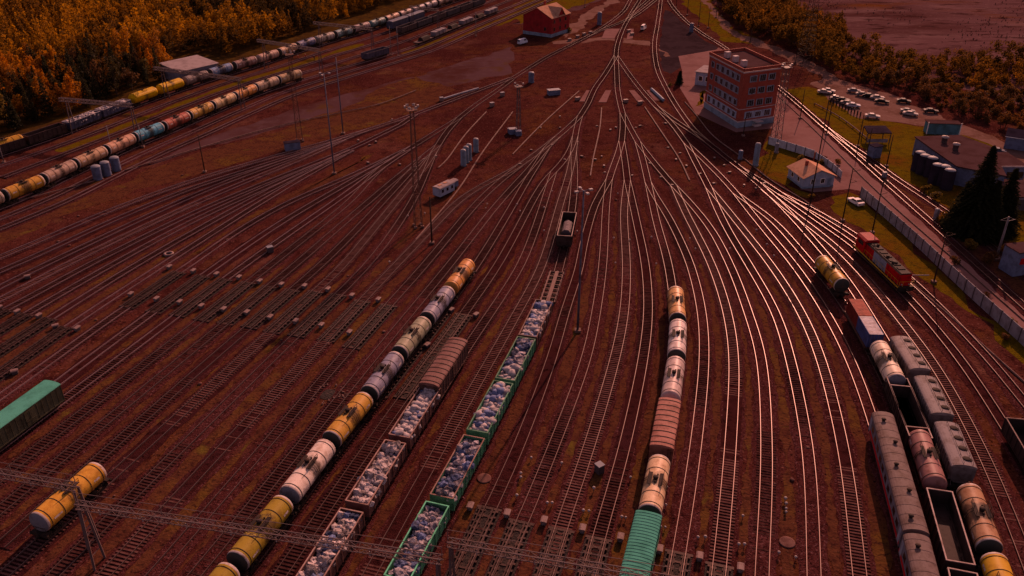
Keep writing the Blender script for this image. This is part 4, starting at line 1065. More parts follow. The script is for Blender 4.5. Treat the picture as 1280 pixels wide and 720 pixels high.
dn = {'p1': (164,370), 'p2': (196,376), 'p3': (225,380), 'p4': (252,385), 'p5': (280,389), 'p6': (309,393), 'p7': (338,399), 'p8': (370,404), 'r1': (402,409), 'r1b': (437,418)}
UPL, DNL = 'pale lidded cabinet at the throat end of the retarder row', 'dull lidded cabinet at the wagon end of the retarder row'
for k in up:
    s0, s1 = LN[k].near(G(*up[k])), LN[k].near(G(*dn[k]))
    retarder(k, s0 + 1, s1 - s0 + 3, 'dark steel retarder clasping the rails in the long slanting row of ten', 'retarders in the long slanting row')
    p, t = LN[k].at(s0); cabinet(G(*up[k]), math.atan2(t.y, t.x), UPL, 'cabinets at the throat end')
    p, t = LN[k].at(s1); cabinet(G(*dn[k]), math.atan2(t.y, t.x), DNL, 'cabinets at the wagon end')
for i, (k, u) in enumerate({'o5': (0,387), 'o6': (22,392), 'o7': (49,397), 'o8': (97,413)}.items()):
    p, t = LN[k].at(LN[k].near(G(*u)))
    cabinet(G(*u), math.atan2(t.y, t.x), 'pale cabinet beside the outermost rusty tracks on the weedy side', 'cabinets by the outermost tracks')
    retarder(k, LN[k].near(G(*u)), 26, 'rusty retarder on an outermost track on the weedy side', 'retarders on the outermost tracks')
cabinet(G(70,410), .5, 'pale cabinet beside the outermost rusty tracks on the weedy side', 'cabinets by the outermost tracks')
cabinet(G(19,467), .5, 'dull cabinet by itself near the green roofed wagon', None)
cabinet(G(35,308 + 40), .5, 'small grey cabinet alone between the rusty tracks', None)
s0 = LN['r4'].near(G(576,394)); retarder('r4', s0, 27, 'retarder between the long tank train and the rusty ribbed wagon', None)
s0 = LN['r3'].near(G(548,392)); retarder('r3', s0, 27, 'retarder half hidden under the long tank train', None)
cabinet(G(564,390), 1.0, 'pale cabinet close to the tank train at the head of its retarder', None); cabinet(G(595,396), 1.0, 'pale cabinet between the single retarder and the next track', None)
cabinet(G(534,434), 1.0, 'dull cabinet at the wagon end of the single retarder', None)
for k, u in {'c1': (636,642), 'c2': (656,655), 'c3': (704,664), 'c4': (750,675), 'c5': (793,700), 'c6': (850,693), 'c7': (898,708)}.items():
    s0 = LN[k].near(G(*u)); retarder(k, s0, 24, 'rusty retarder in the near row running under the truss gantry', 'retarders in the near row')
for u in ((588,636), (634,645), (680,654), (728,664), (775.5,675), (824,690), (874,699), (925,713)):
    p, t = LN['c4'].at(LN['c4'].near(G(*u))); cabinet(G(*u), math.atan2(t.y, t.x) + .03, 'pale cabinet at the head of the near retarder row', 'cabinets of the near row')
# low dwarf markers and point machines
def small(name, w, label, cat, group, parts):
    r = empty(name, w, rnd.uniform(0, 6.28), label, cat, group)
    for nm, b, m in parts(): b.build(nm, m, r)
    return r
def marker_parts():
    b = MB(); b.tube((0, 0, 0), (0, 0, .5), .06, 6); h = MB(); h.lathe([(.5, .02), (.52, .2), (.66, .26), (.8, .18), (.84, .02)], 10, 'z')
    return [('post', b, 'steel_grey'), ('head', h, 'lamp')]
def point_parts():
    b = MB(); b.box((0, 0, .2), (.9, .55, .4)); b.box((.9, 0, .12), (1.1, .12, .1)); l = MB(); l.box((0, 0, .43), (.95, .6, .07))
    return [('case', b, 'cabinet_dark'), ('lid', l, 'cabinet')]
first = {}
def scatter(kind, parts, spots, label, cat, group):
    for px in spots:
        if kind not in first:
            first[kind] = small(kind, G(*px), label, cat, group, parts); o = first[kind]
        else:
            o = copy_tree(first[kind]); o.location = G(*px); o.rotation_euler.z = rnd.uniform(0, 6.28)
        k = rnd.uniform(.55, .85) if kind == 'point_machine' else (rnd.uniform(.35, .75) if kind == 'ballast_stone' else rnd.uniform(.7, .95)); o.scale = (k, k, k)
        tag(o, label, cat, group)
scatter('marker_lamp', marker_parts, [(651,595),(651,600),(684,632),(690,632),(729,642),(736,642),(777,650),(782,650),(742,614),(825,662),(831,662),(832,634),(833,612),(872,675),(881,675),(923,684),(930,684),(928,648),(981,627),(982,633),(982,639),(982,643),(973,694),(994,700),(646,623),(664,575),(702,582),(788,600)], 'small white marker lamp in the gravel between the retarder tracks', 'marker lamp', 'marker lamps near the retarders')
scatter('marker_lamp', marker_parts, [(767,300),(769,331),(787,302),(814,299),(820,332),(862,300),(869,313),(912,313),(945,290),(958,308),(967,322),(690,241),(680,262),(646,258),(650,266),(680,291),(721,292),(772,244),(609,257),(607,262),(531,269),(487,330),(510,272)], 'small white marker post among the fanning tracks', 'marker post', 'marker posts in the fan')
scatter('point_machine', point_parts, [(664,188),(690,182),(722,178),(727,196),(752,196),(755,208),(763,163),(770,160),(795,160),(800,158),(845,200),(858,208),(850,192),(893,198),(905,207),(912,216),(700,160),(706,200),(746,158),(835,185),(790,220),(756,216),(832,155),(840,232),(930,232),(945,236),(955,230),(520,210),(530,200),(505,190),(470,178),(462,182),(448,176),(490,150),(545,196),(500,206),(460,204),(744,200),(812,205),(826,222),(875,218),(892,230),(650,206),(676,160),(700,146)], 'grey point machine beside a switch in the throat', 'point machine', 'point machines')
def rock_parts():
    b = MB(); r = random.Random(3)
    b.lathe([(0, .45), (.15, .5), (.32, .34), (.38, .02)], 7, 'z', smooth=False); return [('slab', b, 'cover')]
scatter('ballast_stone', rock_parts, [(73,302),(87,307),(228,219),(286,215),(247,258),(304,225),(253,243),(545,276),(508,300),(690,315),(770,250),(98,270),(95,300),(284,300),(475,344),(435,345),(500,400),(480,415),(410,430),(330,420),(352,425),(150,420),(120,400),(250,480),(440,545),(620,460),(650,700),(1010,560),(990,600),(968,605),(300,588),(285,613),(143,620)], 'pale lump of stone lying between the tracks', 'stone', 'pale stones in the yard')
# crater with a ring of stones
b = MB(); rr = random.Random(5)
for k in range(46):
    a = rr.uniform(0, 6.28); q = rr.uniform(1.5, 2.6); s = rr.uniform(.12, .34)
    b.box((q * math.cos(a) * 1.2, q * math.sin(a), s * .4), (s * 1.5, s, s), 0, a, .6)
c = G(410,493); o = b.build('rubble_ring', 'kerb', loc=c); tag(o, 'ring of pale rubble around a dug hole beside the long tank train', 'rubble')
b = MB(); b.lathe([(.02, 1.4), (.07, .9), (.07, .02)], 14, 'z'); h = b.build('hole', 'coal', o)  # raised disc, its dark colour stands in for shade inside the hole
b = MB(); b.lathe([(0, 1.0), (.3, 1.05), (.34, .8), (.3, .62), (0, .6)], 18, 'z'); o = b.build('manhole_ring', 'cabinet', loc=G(211,318)); tag(o, 'pale concrete manhole ring standing in the rusty tracks', 'manhole ring')
for px, lb in (((605,598), 'round concrete cover beside the green open wagon'), ((984,678), 'round concrete cover near the white marker lamps')):
    b = MB(); b.lathe([(0, 1.0), (.06, 1.0), (.08, .85), (.08, .02)], 18, 'z'); o = b.build('manhole_cover', 'cover', loc=G(*px)); tag(o, lb, 'manhole cover')

# ------------------------------------------------------------------ masts and poles
def mast(px_foot, py_top, label, r=.16, m='pole_wood', name='pole', lean=0.0, arm=None, lamps=0, cat='pole', group=None, foot=True):
    w = G(*px_foot); h = height_at(w, py_top)
    o = empty(name, w, 0, label, cat, group)
    b = MB(); b.tube((0, 0, 0), (lean, 0, h), r, 8, 0, r * .6); b.build('shaft', m, o)
    if foot:
        b = MB(); b.box((0, 0, .2), (r * 5, r * 5, .4)); b.build('footing', 'kerb', o)
    if arm:
        b = MB()
        for z, ln, a in arm:
            d = Vector((math.cos(a), math.sin(a), 0)) * ln
            b.tube((0, 0, h * z), (d.x, d.y, h * z + .3), .06, 5); b.tube((0, 0, h * z + .9), (d.x * .9, d.y * .9, h * z + .35), .03, 4)
        b.build('bracket', m, o)
    for k in range(lamps):
        a = 2 * PI * k / lamps + .4; x, y = 1.1 * math.cos(a), 1.1 * math.sin(a)
        l = MB(); l.tube((0, 0, h - .1), (x, y, h), .05, 5); l.box((x * 1.2, y * 1.2, h - .05), (.6, .45, .28), 1, a); l.build('floodlight', [m, 'lamp'], o)
    return o, h
mast((722,414), 238, 'tall thin blue grey floodlight mast with four lamps beside the bag train', .22, 'pole_blue', 'floodlight_mast', lamps=4, cat='mast')
mast((418,217), 92, 'tall blue grey floodlight mast on the weedy slope, lamps on top', .2, 'pole_blue', 'floodlight_mast', lamps=3, cat='mast')
mast((429,167), 72, 'tall blue grey mast without lamps on the weedy slope', .2, 'pole_blue', 'floodlight_mast', cat='mast')
mast((540,304), 246, 'dark pole standing between fanning tracks near the red lattice tower', .2, arm=[(.93, .9, 0)])
mast((256,215), 168, 'dark lone pole at the edge of the gravel yard', .17)
mast((1012,258), 120, 'tall dark lamp mast beside the small blue house', .18, 'pole_wood', 'lamp_mast', lamps=1, cat='mast')
for f, t, lb in (((1053,276), 210, 'dark catenary pole by the parked white car'), ((1090,291), 224, 'dark catenary pole on the grass by the concrete fence'),
                 ((1167,353), 291, 'dark pole with brackets at the outer track below the fence'), ((1072,183), 144, 'leaning dark pole on the grass by the shelter'),
                 ((1084,191), 160, 'dark pole next to the dark kiosk'), ((1108,208), 169, 'dark pole on the grass beyond the shelter'), ((1000,148), 112, 'dark pole beside the outer line near the brick building'),
                 ((1033,168), 117, 'tall dark pole crossing the outer line by the pale road'), ((929,170), 147, 'thin dark pole in front of the brick building')):
    mast(f, t, lb, .17, arm=[(.93, 2.0, .2), (.72, 1.6, .2)] if 'catenary' in lb or 'brackets' in lb else None)
mast((1245,324), 271, 'thick grey pole with crossarms in the tree shade', .3, 'steel_grey', arm=[(.9, 1.6, .1), (.9, 1.6, 3.2)])
for f, t, lb in (((142,196), 157, 'pale pole by the row of blue cylinders'), ((179,184), 156, 'pale pole behind the turquoise tank'), ((5 ,203), 178, 'pale pole by the forest shade at the frame edge'),
                 ((498,70), 33, 'thin pole on the far grass strip'), ((595,45), 15, 'thin pole on the grass strip in front of the far string'), ((489,69), 33, 'thin dark pole before the lone dark wagon'),
                 ((731,9), -12, 'thin pole by the grass behind the red house')):
    mast(f, t, lb, .16, 'steel_grey')
for i, (f, t) in enumerate((((845,10), -14), ((859,19), -8), ((873,33), 0), ((885,35), 8), ((895,22), 6), ((902,20), 14), ((938,52), 36))):
    mast(f, t, 'dark pole on the far green bank along the curving line', .16, group='dark poles on the far green bank')
def lattice(px_foot, py_top, label, m='rusty_truss', w0=1.6, w1=.7, lamps=0, name='lattice_tower', platform=True, arms=()):
    w = G(*px_foot); h = height_at(w, py_top)
    o = empty(name, w, .3, label, 'tower')
    b = MB(); n = max(6, int(h / 1.8))
    def cor(k):
        t = k / n; q = (w0 + (w1 - w0) * t) / 2
        return [Vector((sx * q, sy * q, h * t)) for sx, sy in ((-1, -1), (1, -1), (1, 1), (-1, 1))]
    for i in range(4): b.tube(cor(0)[i], cor(n)[i], .09, 4)
    for k in range(n):
        a, c = cor(k), cor(k + 1)
        for i in range(4):
            j = (i + 1) % 4
            b.tube(a[i], c[j] if k % 2 else c[i], .045, 4) if False else b.tube(a[i] if k % 2 else a[j], c[j] if k % 2 else c[i], .045, 4)
            b.tube(a[i], a[j], .04, 4)
    b.build('lattice', m, o)
    b = MB()
    for i in range(4): b.box((cor(0)[i].x, cor(0)[i].y, .2), (.6, .6, .4))
    b.build('footing', 'kerb', o)
    if platform:
        b = MB(); b.box((0, 0, h), (2.2, 2.2, .1))
        for s in (-1, 1):
            b.tube((s * 1.1, -1.1, h + 1), (s * 1.1, 1.1, h + 1), .04, 4); b.tube((-1.1, s * 1.1, h + 1), (1.1, s * 1.1, h + 1), .04, 4)
            for t in (-1, 1): b.tube((s * 1.1, t * 1.1, h), (s * 1.1, t * 1.1, h + 1), .04, 4)
        b.build('platform', m, o)
    for z, ln in arms:
        b = MB(); 
        for s in (-1, 1): b.tube((0, 0, h * z), (s * ln, 0, h * z - .2), .07, 4); b.tube((0, 0, h * z + 1.4), (s * ln, 0, h * z - .2), .05, 4); b.tube((s * ln, 0, h * z - .2), (s * ln, 0, h * z - 1.8), .08, 5)
        b.build('crossarm', m, o)
    for k in range(lamps):
        a = 2 * PI * k / lamps; l = MB(); l.box((1.4 * math.cos(a), 1.4 * math.sin(a), h + .7), (.35, .55, .45), 0, a); l.build('floodlight', 'lamp', o)
    return o
lattice((523,283), 137, 'rust red lattice floodlight tower among the fanning tracks', lamps=6)
lattice((375,176), 68, 'rust red lattice tower on the gravel yard edge, lamps on top', lamps=5)
lattice((648,167), 108, 'slender pale lattice tower near the throat', 'truss', 1.2, .6, 3)
lattice((969,178), 84, 'pale lattice tower at the corner of the brick building', 'truss', 2.2, 1.2, 4)
lattice((1005,80), -40, 'big dark power pylon at the forest edge', 'dark_steel', 5.0, 1.0, 0, 'power_pylon', False, arms=[(.72, 6.0), (.84, 5.0), (.94, 4)])
# ------------------------------------------------------------------ truss gantries
def truss(b, p, q, w=.9, h=.9, seg=1.3, r=.05):
    p, q = Vector(p), Vector(q); d = q - p; L_ = d.length; d.normalize(); s = Vector((-d.y, d.x, 0)); u = Vector((0, 0, 1))
    off = [s * (w / 2), s * (-w / 2), s * (w / 2) + u * h, s * (-w / 2) + u * h]
    for o in off: b.tube(p + o, q + o, r * 1.5, 4)
    n = max(3, int(L_ / seg))
    for k in range(n):
        a, c = p + d * (L_ * k / n), p + d * (L_ * (k + 1) / n)
        f = k % 2
        for i, j in ((0, 2), (1, 3), (0, 1), (2, 3)):
            b.tube(a + off[i if f else j], c + off[j if f else i], r * .8, 4)
            b.tube(a + off[i], a + off[j], r * .7, 4)
def gantry(a, b_, hz, label, legs=(0, 1), m='truss', r=.06, w=.9, wire=True, brace=False):
    """a, b_: survey pixels of the beam ends, at height hz"""
    A_, B_ = G(*a, hz), G(*b_, hz)
    o = empty('truss_gantry', (A_.x, A_.y, 0), 0, label, 'gantry')
    base = Vector((A_.x, A_.y, 0)); q = B_ - base; p = Vector((0, 0, hz))
    t = MB(); truss(t, p, q, w, w, 1.3, r); t.build('beam', m, o)
    d = (q - p); d.z = 0; d.normalize(); s = Vector((-d.y, d.x, 0))
    for e in legs:
        c = p.lerp(q, .012 + .976 * e); l = MB()
        for k in (-1, 1):
            l.tube((c.x + s.x * .35 * k, c.y + s.y * .35 * k, hz + .1), (c.x + s.x * 1.0 * k, c.y + s.y * 1.0 * k, 0), .16, 6)
        for z in range(2, int(hz), 2):
            kk = .35 + .65 * (1 - z / hz); l.tube((c.x + s.x * kk, c.y + s.y * kk, z), (c.x - s.x * kk, c.y - s.y * kk, z), .05, 4)
        l.build('leg', m, o)
    if wire:
        wr = MB(); u = Vector((0, 0, w + 1.5))
        wr.tube(p + u, q + u, .035, 4)
        n = max(2, int((q - p).length / 9))
        for k in range(n + 1): c = p.lerp(q, k / n); wr.tube(c + Vector((0, 0, w)), c + u, .05, 4)
        wr.build('top_wire', m, o)
        ins = MB()
        for k in range(n * 2):
            c = p.lerp(q, (k + .5) / (n * 2)); ins.tube(c, c - Vector((0, 0, .7)), .08, 5)
        ins.build('insulator', 'lamp', o)
    return o
gantry((-60,584), (97,612), 9.0, 'truss gantry section ending over the lone ochre tank', (0.0, 1.0), 'truss', .045, .75)
gantry((97,634), (553,703), 9.0, 'long truss gantry crossing over the long tank train and the white bags', (0.0, 1.0), 'truss', .045, .75)
gantry((560,681), (860,733), 9.0, 'truss gantry section over the near row of retarders', (0.0, 1.0), 'truss', .045, .75)
for a, b_, hz, lb in (((75,126), (166,134), 9.5, 'grey truss portal over the western lines, in front of the forest shade'), ((193,87), (301,101), 9.5, 'grey truss portal by the grey shed'),
                      ((322,52), (401,65), 9.5, 'grey truss portal over the lines beyond the shed'), ((392,30), (466,38), 9.5, 'grey truss portal before the distant wagon strings'),
                      ((512,10), (548,14), 9.5, 'grey truss portal farthest along the western lines')):
    gantry(a, b_, hz, lb, (0.08, .99), 'truss', .07, .9, False)
def person(px, jacket, label, ang):
    bm = bmesh.new()
    V = {}
    J = {'pel': (0, 0, .98, .15), 'wst': (0, 0, 1.12, .14), 'chs': (0, .02, 1.36, .17), 'nck': (0, 0, 1.53, .06), 'hd': (0, .02, 1.63, .1), 'hd2': (0, .02, 1.74, .09),
         'ls': (.2, 0, 1.45, .065), 'le': (.27, -.02, 1.17, .05), 'lw': (.27, .1, .93, .04), 'lh': (.27, .14, .84, .045), 'rs': (-.2, 0, 1.45, .065), 're': (-.27, -.03, 1.17, .05), 'rw': (-.25, .06, .92, .04), 'rh': (-.25, .08, .83, .045),
         'lp': (.1, 0, .9, .1), 'lk': (.11, .06, .5, .07), 'la': (.11, 0, .09, .05), 'lt': (.12, .17, .05, .045), 'rp': (-.1, 0, .9, .1), 'rk': (-.11, 0, .5, .07), 'ra': (-.12, -.12, .09, .05), 'rt': (-.12, .05, .05, .045)}
    for k, (x, y, z, r) in J.items(): V[k] = bm.verts.new((x, y, z))
    for a, b in (('pel','wst'),('wst','chs'),('chs','nck'),('nck','hd'),('hd','hd2'),('chs','ls'),('ls','le'),('le','lw'),('lw','lh'),('chs','rs'),('rs','re'),('re','rw'),('rw','rh'),('pel','lp'),('lp','lk'),('lk','la'),('la','lt'),('pel','rp'),('rp','rk'),('rk','ra'),('ra','rt')):
        bm.edges.new((V[a], V[b]))
    me = bpy.data.meshes.new('person'); bm.to_mesh(me); bm.free()
    o = link('person', me, loc=G(*px), rz=ang)
    o.modifiers.new('skin', 'SKIN')
    for i, k in enumerate(J):
        sv = me.skin_vertices[0].data[i]; sv.radius = (J[k][3], J[k][3]); sv.use_root = (k == 'pel')
    sub = o.modifiers.new('sub', 'SUBSURF'); sub.levels = sub.render_levels = 1
    dg = bpy.context.evaluated_depsgraph_get(); ev = bpy.data.meshes.new_from_object(o.evaluated_get(dg))
    o.modifiers.clear(); o.data = ev
    for m in ('skin', jacket, 'cloth_dark'): ev.materials.append(M[m])
    for p in ev.polygons:
        c = p.center; p.use_smooth = True
        p.material_index = 0 if c.z > 1.52 or (c.z < .9 and abs(c.x) > .2) else (1 if c.z > .88 else 2)
    tag(o, label, 'person')
    hr = MB(); hr.lathe([(1.66, .115), (1.74, .12), (1.81, .09), (1.84, .01)], 10, 'z', (0, .01, 0)); hr.build('helmet', 'white', o)
for px, jk, lb, a in (((366,74), 'cloth_dark', 'person in dark clothes standing beside the western lines', .4), ((373,74.5), 'vest', 'person in a red work jacket, first of two, on the western lines', 2.0),
                  ((382,73), 'vest', 'person in a red work jacket farther from the portal leg', 1.0), ((393,75), 'cloth_dark', 'person in dark clothes standing apart from the red jackets', 4.0)):
    person(px, jk, lb, a)
# ------------------------------------------------------------------ buildings
def frame_of(a, b):
    """unit axes with x from ground point a to b"""
    d = (b - a); L_ = d.length; return d.normalized(), L_, math.atan2(d.y, d.x)
def window_grid(parent, xs, zs, w, h, y, fr='stone_white', rz=0, gl='glass', sill=True):
    for z in zs:
        for x in xs:
            f = MB(); f.box((x, y, z), (w + .24, .1, h + .24)); fo = f.build('window', fr, parent)
            p = MB()
            for s in (-1, 1): p.box((x + s * w / 4.05, y - .035 if y < 0 else y + .035, z), (w / 2 - .06, .08, h)); 
            p.build('pane', gl, fo)
# red house
a, b_ = G(654,42), G(689,47); rz = frame_of(a, b_)[2]; wd = (b_ - a).length; c2 = G(705,37); dep = 15.0
o = empty('red_house', a, rz, 'red clad house with hipped tan roof beside the dirt yard', 'house')
hh = 8.2
b = MB(); b.box((wd / 2, dep / 2, .7), (wd + .2, dep + .2, 1.4)); b.build('plinth', 'base_blue', o)
b = MB(); b.box((wd / 2, dep / 2, (1.4 + hh) / 2), (wd, dep, hh - 1.4), 0)
b.prism([(0, 0)], 0, 0) if False else None
b.add([(0, 0, hh), (wd, 0, hh), (wd / 2, 0, hh + 3.6)], [(0, 1, 2)], 0); b.add([(0, dep, hh), (wd, dep, hh), (wd / 2, dep, hh + 3.6)], [(2, 1, 0)], 0)
for k in range(9): b.box((.2 + (wd - .4) * k / 8, -.03, (1.4 + hh) / 2), (.08, .06, hh - 1.4))
wl = b.build('wall', 'brick_red', o)
b = MB(); e = .5; k_ = 3.6 / (wd / 2)
for s in (0, 1):
    x0 = -e if s == 0 else wd + e; zz = hh - e * k_
    b.add([(x0, -e, zz + .02), (wd / 2, -e, hh + 3.62), (wd / 2, dep + e, hh + 3.62), (x0, dep + e, zz + .02)], [(0, 1, 2, 3) if s else (3, 2, 1, 0)])
    b.add([(x0, -e, zz - .16), (wd / 2, -e, hh + 3.44), (wd / 2, dep + e, hh + 3.44), (x0, dep + e, zz - .16)], [(3, 2, 1, 0) if s else (0, 1, 2, 3)])
    b.add([(x0, -e, zz - .16), (x0, -e, zz + .02), (x0, dep + e, zz + .02), (x0, dep + e, zz - .16)], [(0, 1, 2, 3)])
    b.add([(x0, -e, zz - .16), (wd / 2, -e, hh + 3.44), (wd / 2, -e, hh + 3.62), (x0, -e, zz + .02)], [(0, 1, 2, 3)])
rf = b.build('roof', 'roof_tan', o)
b = MB(); y0 = dep * .5      # cross gable facing the yard
b.add([(wd + .03, y0 - 3, hh - .2), (wd + .03, y0 + 3, hh - .2), (wd + .03, y0, hh + 3.0)], [(0, 1, 2)]); b.build('gable', 'brick_red', o)
b = MB()
for s in (-1, 1): b.add([(wd + .6, y0 + s * 3.4, hh - .5), (wd + .6, y0, hh + 3.3), (wd / 2 + .4, y0, hh + 3.3), (wd / 2 + .9, y0 + s * 3.4, hh + 2.9)], [(0, 1, 2, 3)])
b.build('dormer_roof', 'roof_tan', rf)
b = MB(); b.box((wd * .3, dep * .7, hh + 3), (.8, .8, 3.2)); b.build('chimney', 'brick', rf)
for k in range(3):
    for z in (3.0, 6.2):
        f = MB(); f.box((wd + .03, 2.4 + k * 4.6, z), (.1, 1.5, 1.8)); fo = f.build('window', 'brick', wl); p = MB(); p.box((wd + .08, 2.4 + k * 4.6, z), (.06, 1.1, 1.4)); p.build('pane', 'glass', fo)
window_grid(wl, [wd * .78], [3.2], 1.1, 1.4, -.05, 'brick')
# pale blue van by the red house
def car(w, rz, color, label, group=None, glass='glass', scale=1.0, van=False):
    key = 'van' if van else 'car'
    if key not in car.__dict__:
        r = empty('parked_van' if van else 'parked_car', (0, 0, 0), 0)
        b = MB(); hw = .86
        if van: prof = [(-2.5, .45), (2.45, .45), (2.6, .8), (2.5, 1.2), (2.2, 1.35), (1.65, 2.15), (1.4, 2.25), (-2.4, 2.25), (-2.55, 2.1)]
        else: prof = [(-2.15, .4), (2.15, .38), (2.25, .62), (2.15, .86), (1.1, 1.0), (.95, 1.03), (.35, 1.44), (-.85, 1.46), (-1.55, 1.08), (-2.1, 1.02), (-2.22, .75)]
        n = len(prof)
        k0 = lambda z: hw - max(0, z - 1.0) * .28
        vs = [(x, -k0(z), z) for x, z in prof] + [(x, k0(z), z) for x, z in prof]
        b.add(vs, [(i, (i + 1) % n, n + (i + 1) % n, n + i)[::-1] for i in range(n)]); b.add(vs[:n], [tuple(range(n))]); b.add(vs[n:], [tuple(range(n))[::-1]])
        b.build('body', 'car', r)
        g_ = MB()
        if van:
            g_.add([(2.22, -.72, 1.38), (2.22, .72, 1.38), (1.69, .6, 2.13), (1.69, -.6, 2.13)], [(0, 1, 2, 3)])
        else:
            g_.add([(.97, -.76, 1.045), (.97, .76, 1.045), (.4, .68, 1.435), (.4, -.68, 1.435)], [(0, 1, 2, 3)])
        g_.build('windscreen', 'car_glass', r)
        g_ = MB()
        if not van: g_.add([(-.92, .68, 1.455), (-.92, -.68, 1.455), (-1.53, -.76, 1.11), (-1.53, .76, 1.11)], [(0, 1, 2, 3)])
        else: g_.add([(-2.57, .6, 1.4), (-2.57, -.6, 1.4), (-2.56, -.55, 2.0), (-2.56, .55, 2.0)], [(0, 1, 2, 3)])
        g_.build('rear_window', 'car_glass', r)
        for s in (-1, 1):
            g_ = MB()
            if van: g_.add([(.3, s * (k0(1.4) + .012), 1.4), (1.9, s * (k0(1.4) + .012), 1.4), (1.5, s * (k0(2.0) + .012), 2.0), (.3, s * (k0(2.0) + .012), 2.0)], [(0, 1, 2, 3)])
            else: g_.add([(-1.3, s * (k0(1.08) + .012), 1.08), (.8, s * (k0(1.06) + .012), 1.06), (.33, s * (k0(1.39) + .012), 1.39), (-.8, s * (k0(1.4) + .012), 1.4)], [(0, 1, 2, 3)])
            g_.build('side_window', 'car_glass', r)
            for x in (-1.32, 1.35):
                t = MB(); t.tube((x, s * .68, .32), (x, s * .89, .32), .32, 14); wo = t.build('wheel', 'tyre', r)
                t = MB(); t.tube((x, s * .885, .32), (x, s * .9, .32), .19, 10); t.build('rim', 'steel_grey', wo)
            l = MB(); l.box((2.2 if not van else 2.56, s * .6, .68 if not van else .95), (.08, .34, .14)); l.build('headlight', 'lamp', r)
            l = MB(); l.box((-2.2 if not van else -2.55, s * .64, .8), (.08, .25, .16)); l.build('tail_light', 'red', r)
        setattr(car, key, r); c = r
    else:
        c = copy_tree(getattr(car, key))
    c.location = w; c.rotation_euler = (0, 0, rz)
    for ch in kids(c):
        if ch.name.startswith('body'): ch.color = (*color, 1)
    tag(c, label, 'van' if van else 'car', group)
    return c
car(G(653,55), .9, (.4, .5, .6), 'pale blue van parked at the corner of the red house', van=True)
SIL, BLK, DBL, WHT = (.13, .12, .13), (.012, .011, .014), (.04, .05, .09), (.3, .27, .27)
row = [((1046,125.5), SIL, 'silver car first in the row behind the short posts'), ((1053,127), BLK, 'black car second in the row behind the short posts'), ((1059,131), SIL, 'silver car fourth in the row behind the short posts'), ((1066,134), (.3, .33, .4), 'blue grey car last in the row behind the short posts'),
       ((1030,117), WHT, 'white car at the very start of the car park row'), ((1035,115.5), (.33, .3, .3), 'pale car beside the white one at the start of the car park'),
       ((1067,115.5), (.1, .1, .13), 'dark grey car alone at the forest side of the car park'), ((1078,120), SIL, 'silver car first in the double row by the forest'), ((1086,122), BLK, 'black car second in the double row by the forest'), ((1096,124), (.3, .26, .26), 'pale car with a bright roof in the double row by the forest'), ((1102,129), BLK, 'black car last in the double row by the forest'),
       ((1129,128.5), BLK, 'black car parked alone against the bushes'), ((1134,141), SIL, 'silver car behind the two tone one'), ((1137.5,144.5), (.27, .24, .24), 'light grey car side by side with a silver one in the open lot'),
       ((1163,141), (.02, .018, .02), 'black car parked by the bushes above the teal roof'), ((1090,147.5), (.36, .32, .32), 'pale car on its own beside the shelter roof'), ((1246,191), (.05, .06, .1), 'dark blue car behind the workshop by the spruce')]
for i, (p, c, lb) in enumerate(row): car(G(*p), -.35 + .12 * math.sin(i * 2.3), c, lb)
car(G(1069,255), 1.9, (.68, .6, .58), 'white car parked at the end of the concrete fence')
car(G(804,37), 1.2, (.55, .5, .5), 'white van beside the main line under the throat', van=True)
# brick office block
a, b_ = G(921,160), G(966,153); ux, L1, rz = frame_of(a, b_); lcor = G(880,134); L2 = (lcor - a).length
o = empty('brick_office_building', a, rz, 'four storey orange brick office block with pale bands and blue plinth', 'building')
uy = Vector((-ux.y, ux.x, 0)); print('office', L1, L2, math.degrees(rz), (lcor - a).dot(ux), (lcor - a).dot(uy))
H5 = height_at(a, 92); fh = (H5 - 1.8) / 4
L1 *= 1.0; dep = max(12, (lcor - a).dot(uy)); sk = (lcor - a).dot(ux)     # skewed left wing kept as a parallelogram plan
P0, P1, P2, P3 = (0, 0), (L1, 0), (L1 + sk, dep), (sk, dep)
def off_poly(e):
    cx, cy = (P0[0] + P2[0]) / 2, (P0[1] + P2[1]) / 2
    return [(cx + (p[0] - cx) * (1 + e), cy + (p[1] - cy) * (1 + e)) for p in (P0, P1, P2, P3)]
b = MB(); b.prism(off_poly(.015), 0, 1.8); b.build('plinth', 'base_blue', o)
b = MB(); b.prism([P0, P1, P2, P3], 1.8, H5); wl = b.build('wall', 'brick', o)
for k, th_ in ((0, .2), (1, .2), (4, .4)):
    b = MB(); b.prism(off_poly(.008 if k else .02), 1.8 + fh * k - (.0 if k else .1), 1.8 + fh * k + th_); b.build('stone_band', 'stone_white', wl)
b = MB(); b.prism(off_poly(-.02), H5 + .5, H5 + .52); b.build('roof', 'roof_brown', o)
b = MB()
q = off_poly(.01); n4 = 4
for i in range(4):
    p, r_ = Vector((*q[i], 0)), Vector((*q[(i + 1) % 4], 0)); d = r_ - p; m_ = (p + r_) / 2
    b.box((m_.x, m_.y, H5 + .95), (d.length, .3, .9), 0, math.atan2(d.y, d.x))
b.build('parapet', 'brick', wl)
for k in range(3): 
    b = MB(); b.box((L1 * .3 + sk * .3 * k, dep * (.25 + .25 * k), H5 + 1.4), (1.6, 1.3, 1.8)); b.build('roof_vent', 'stone_white', o)
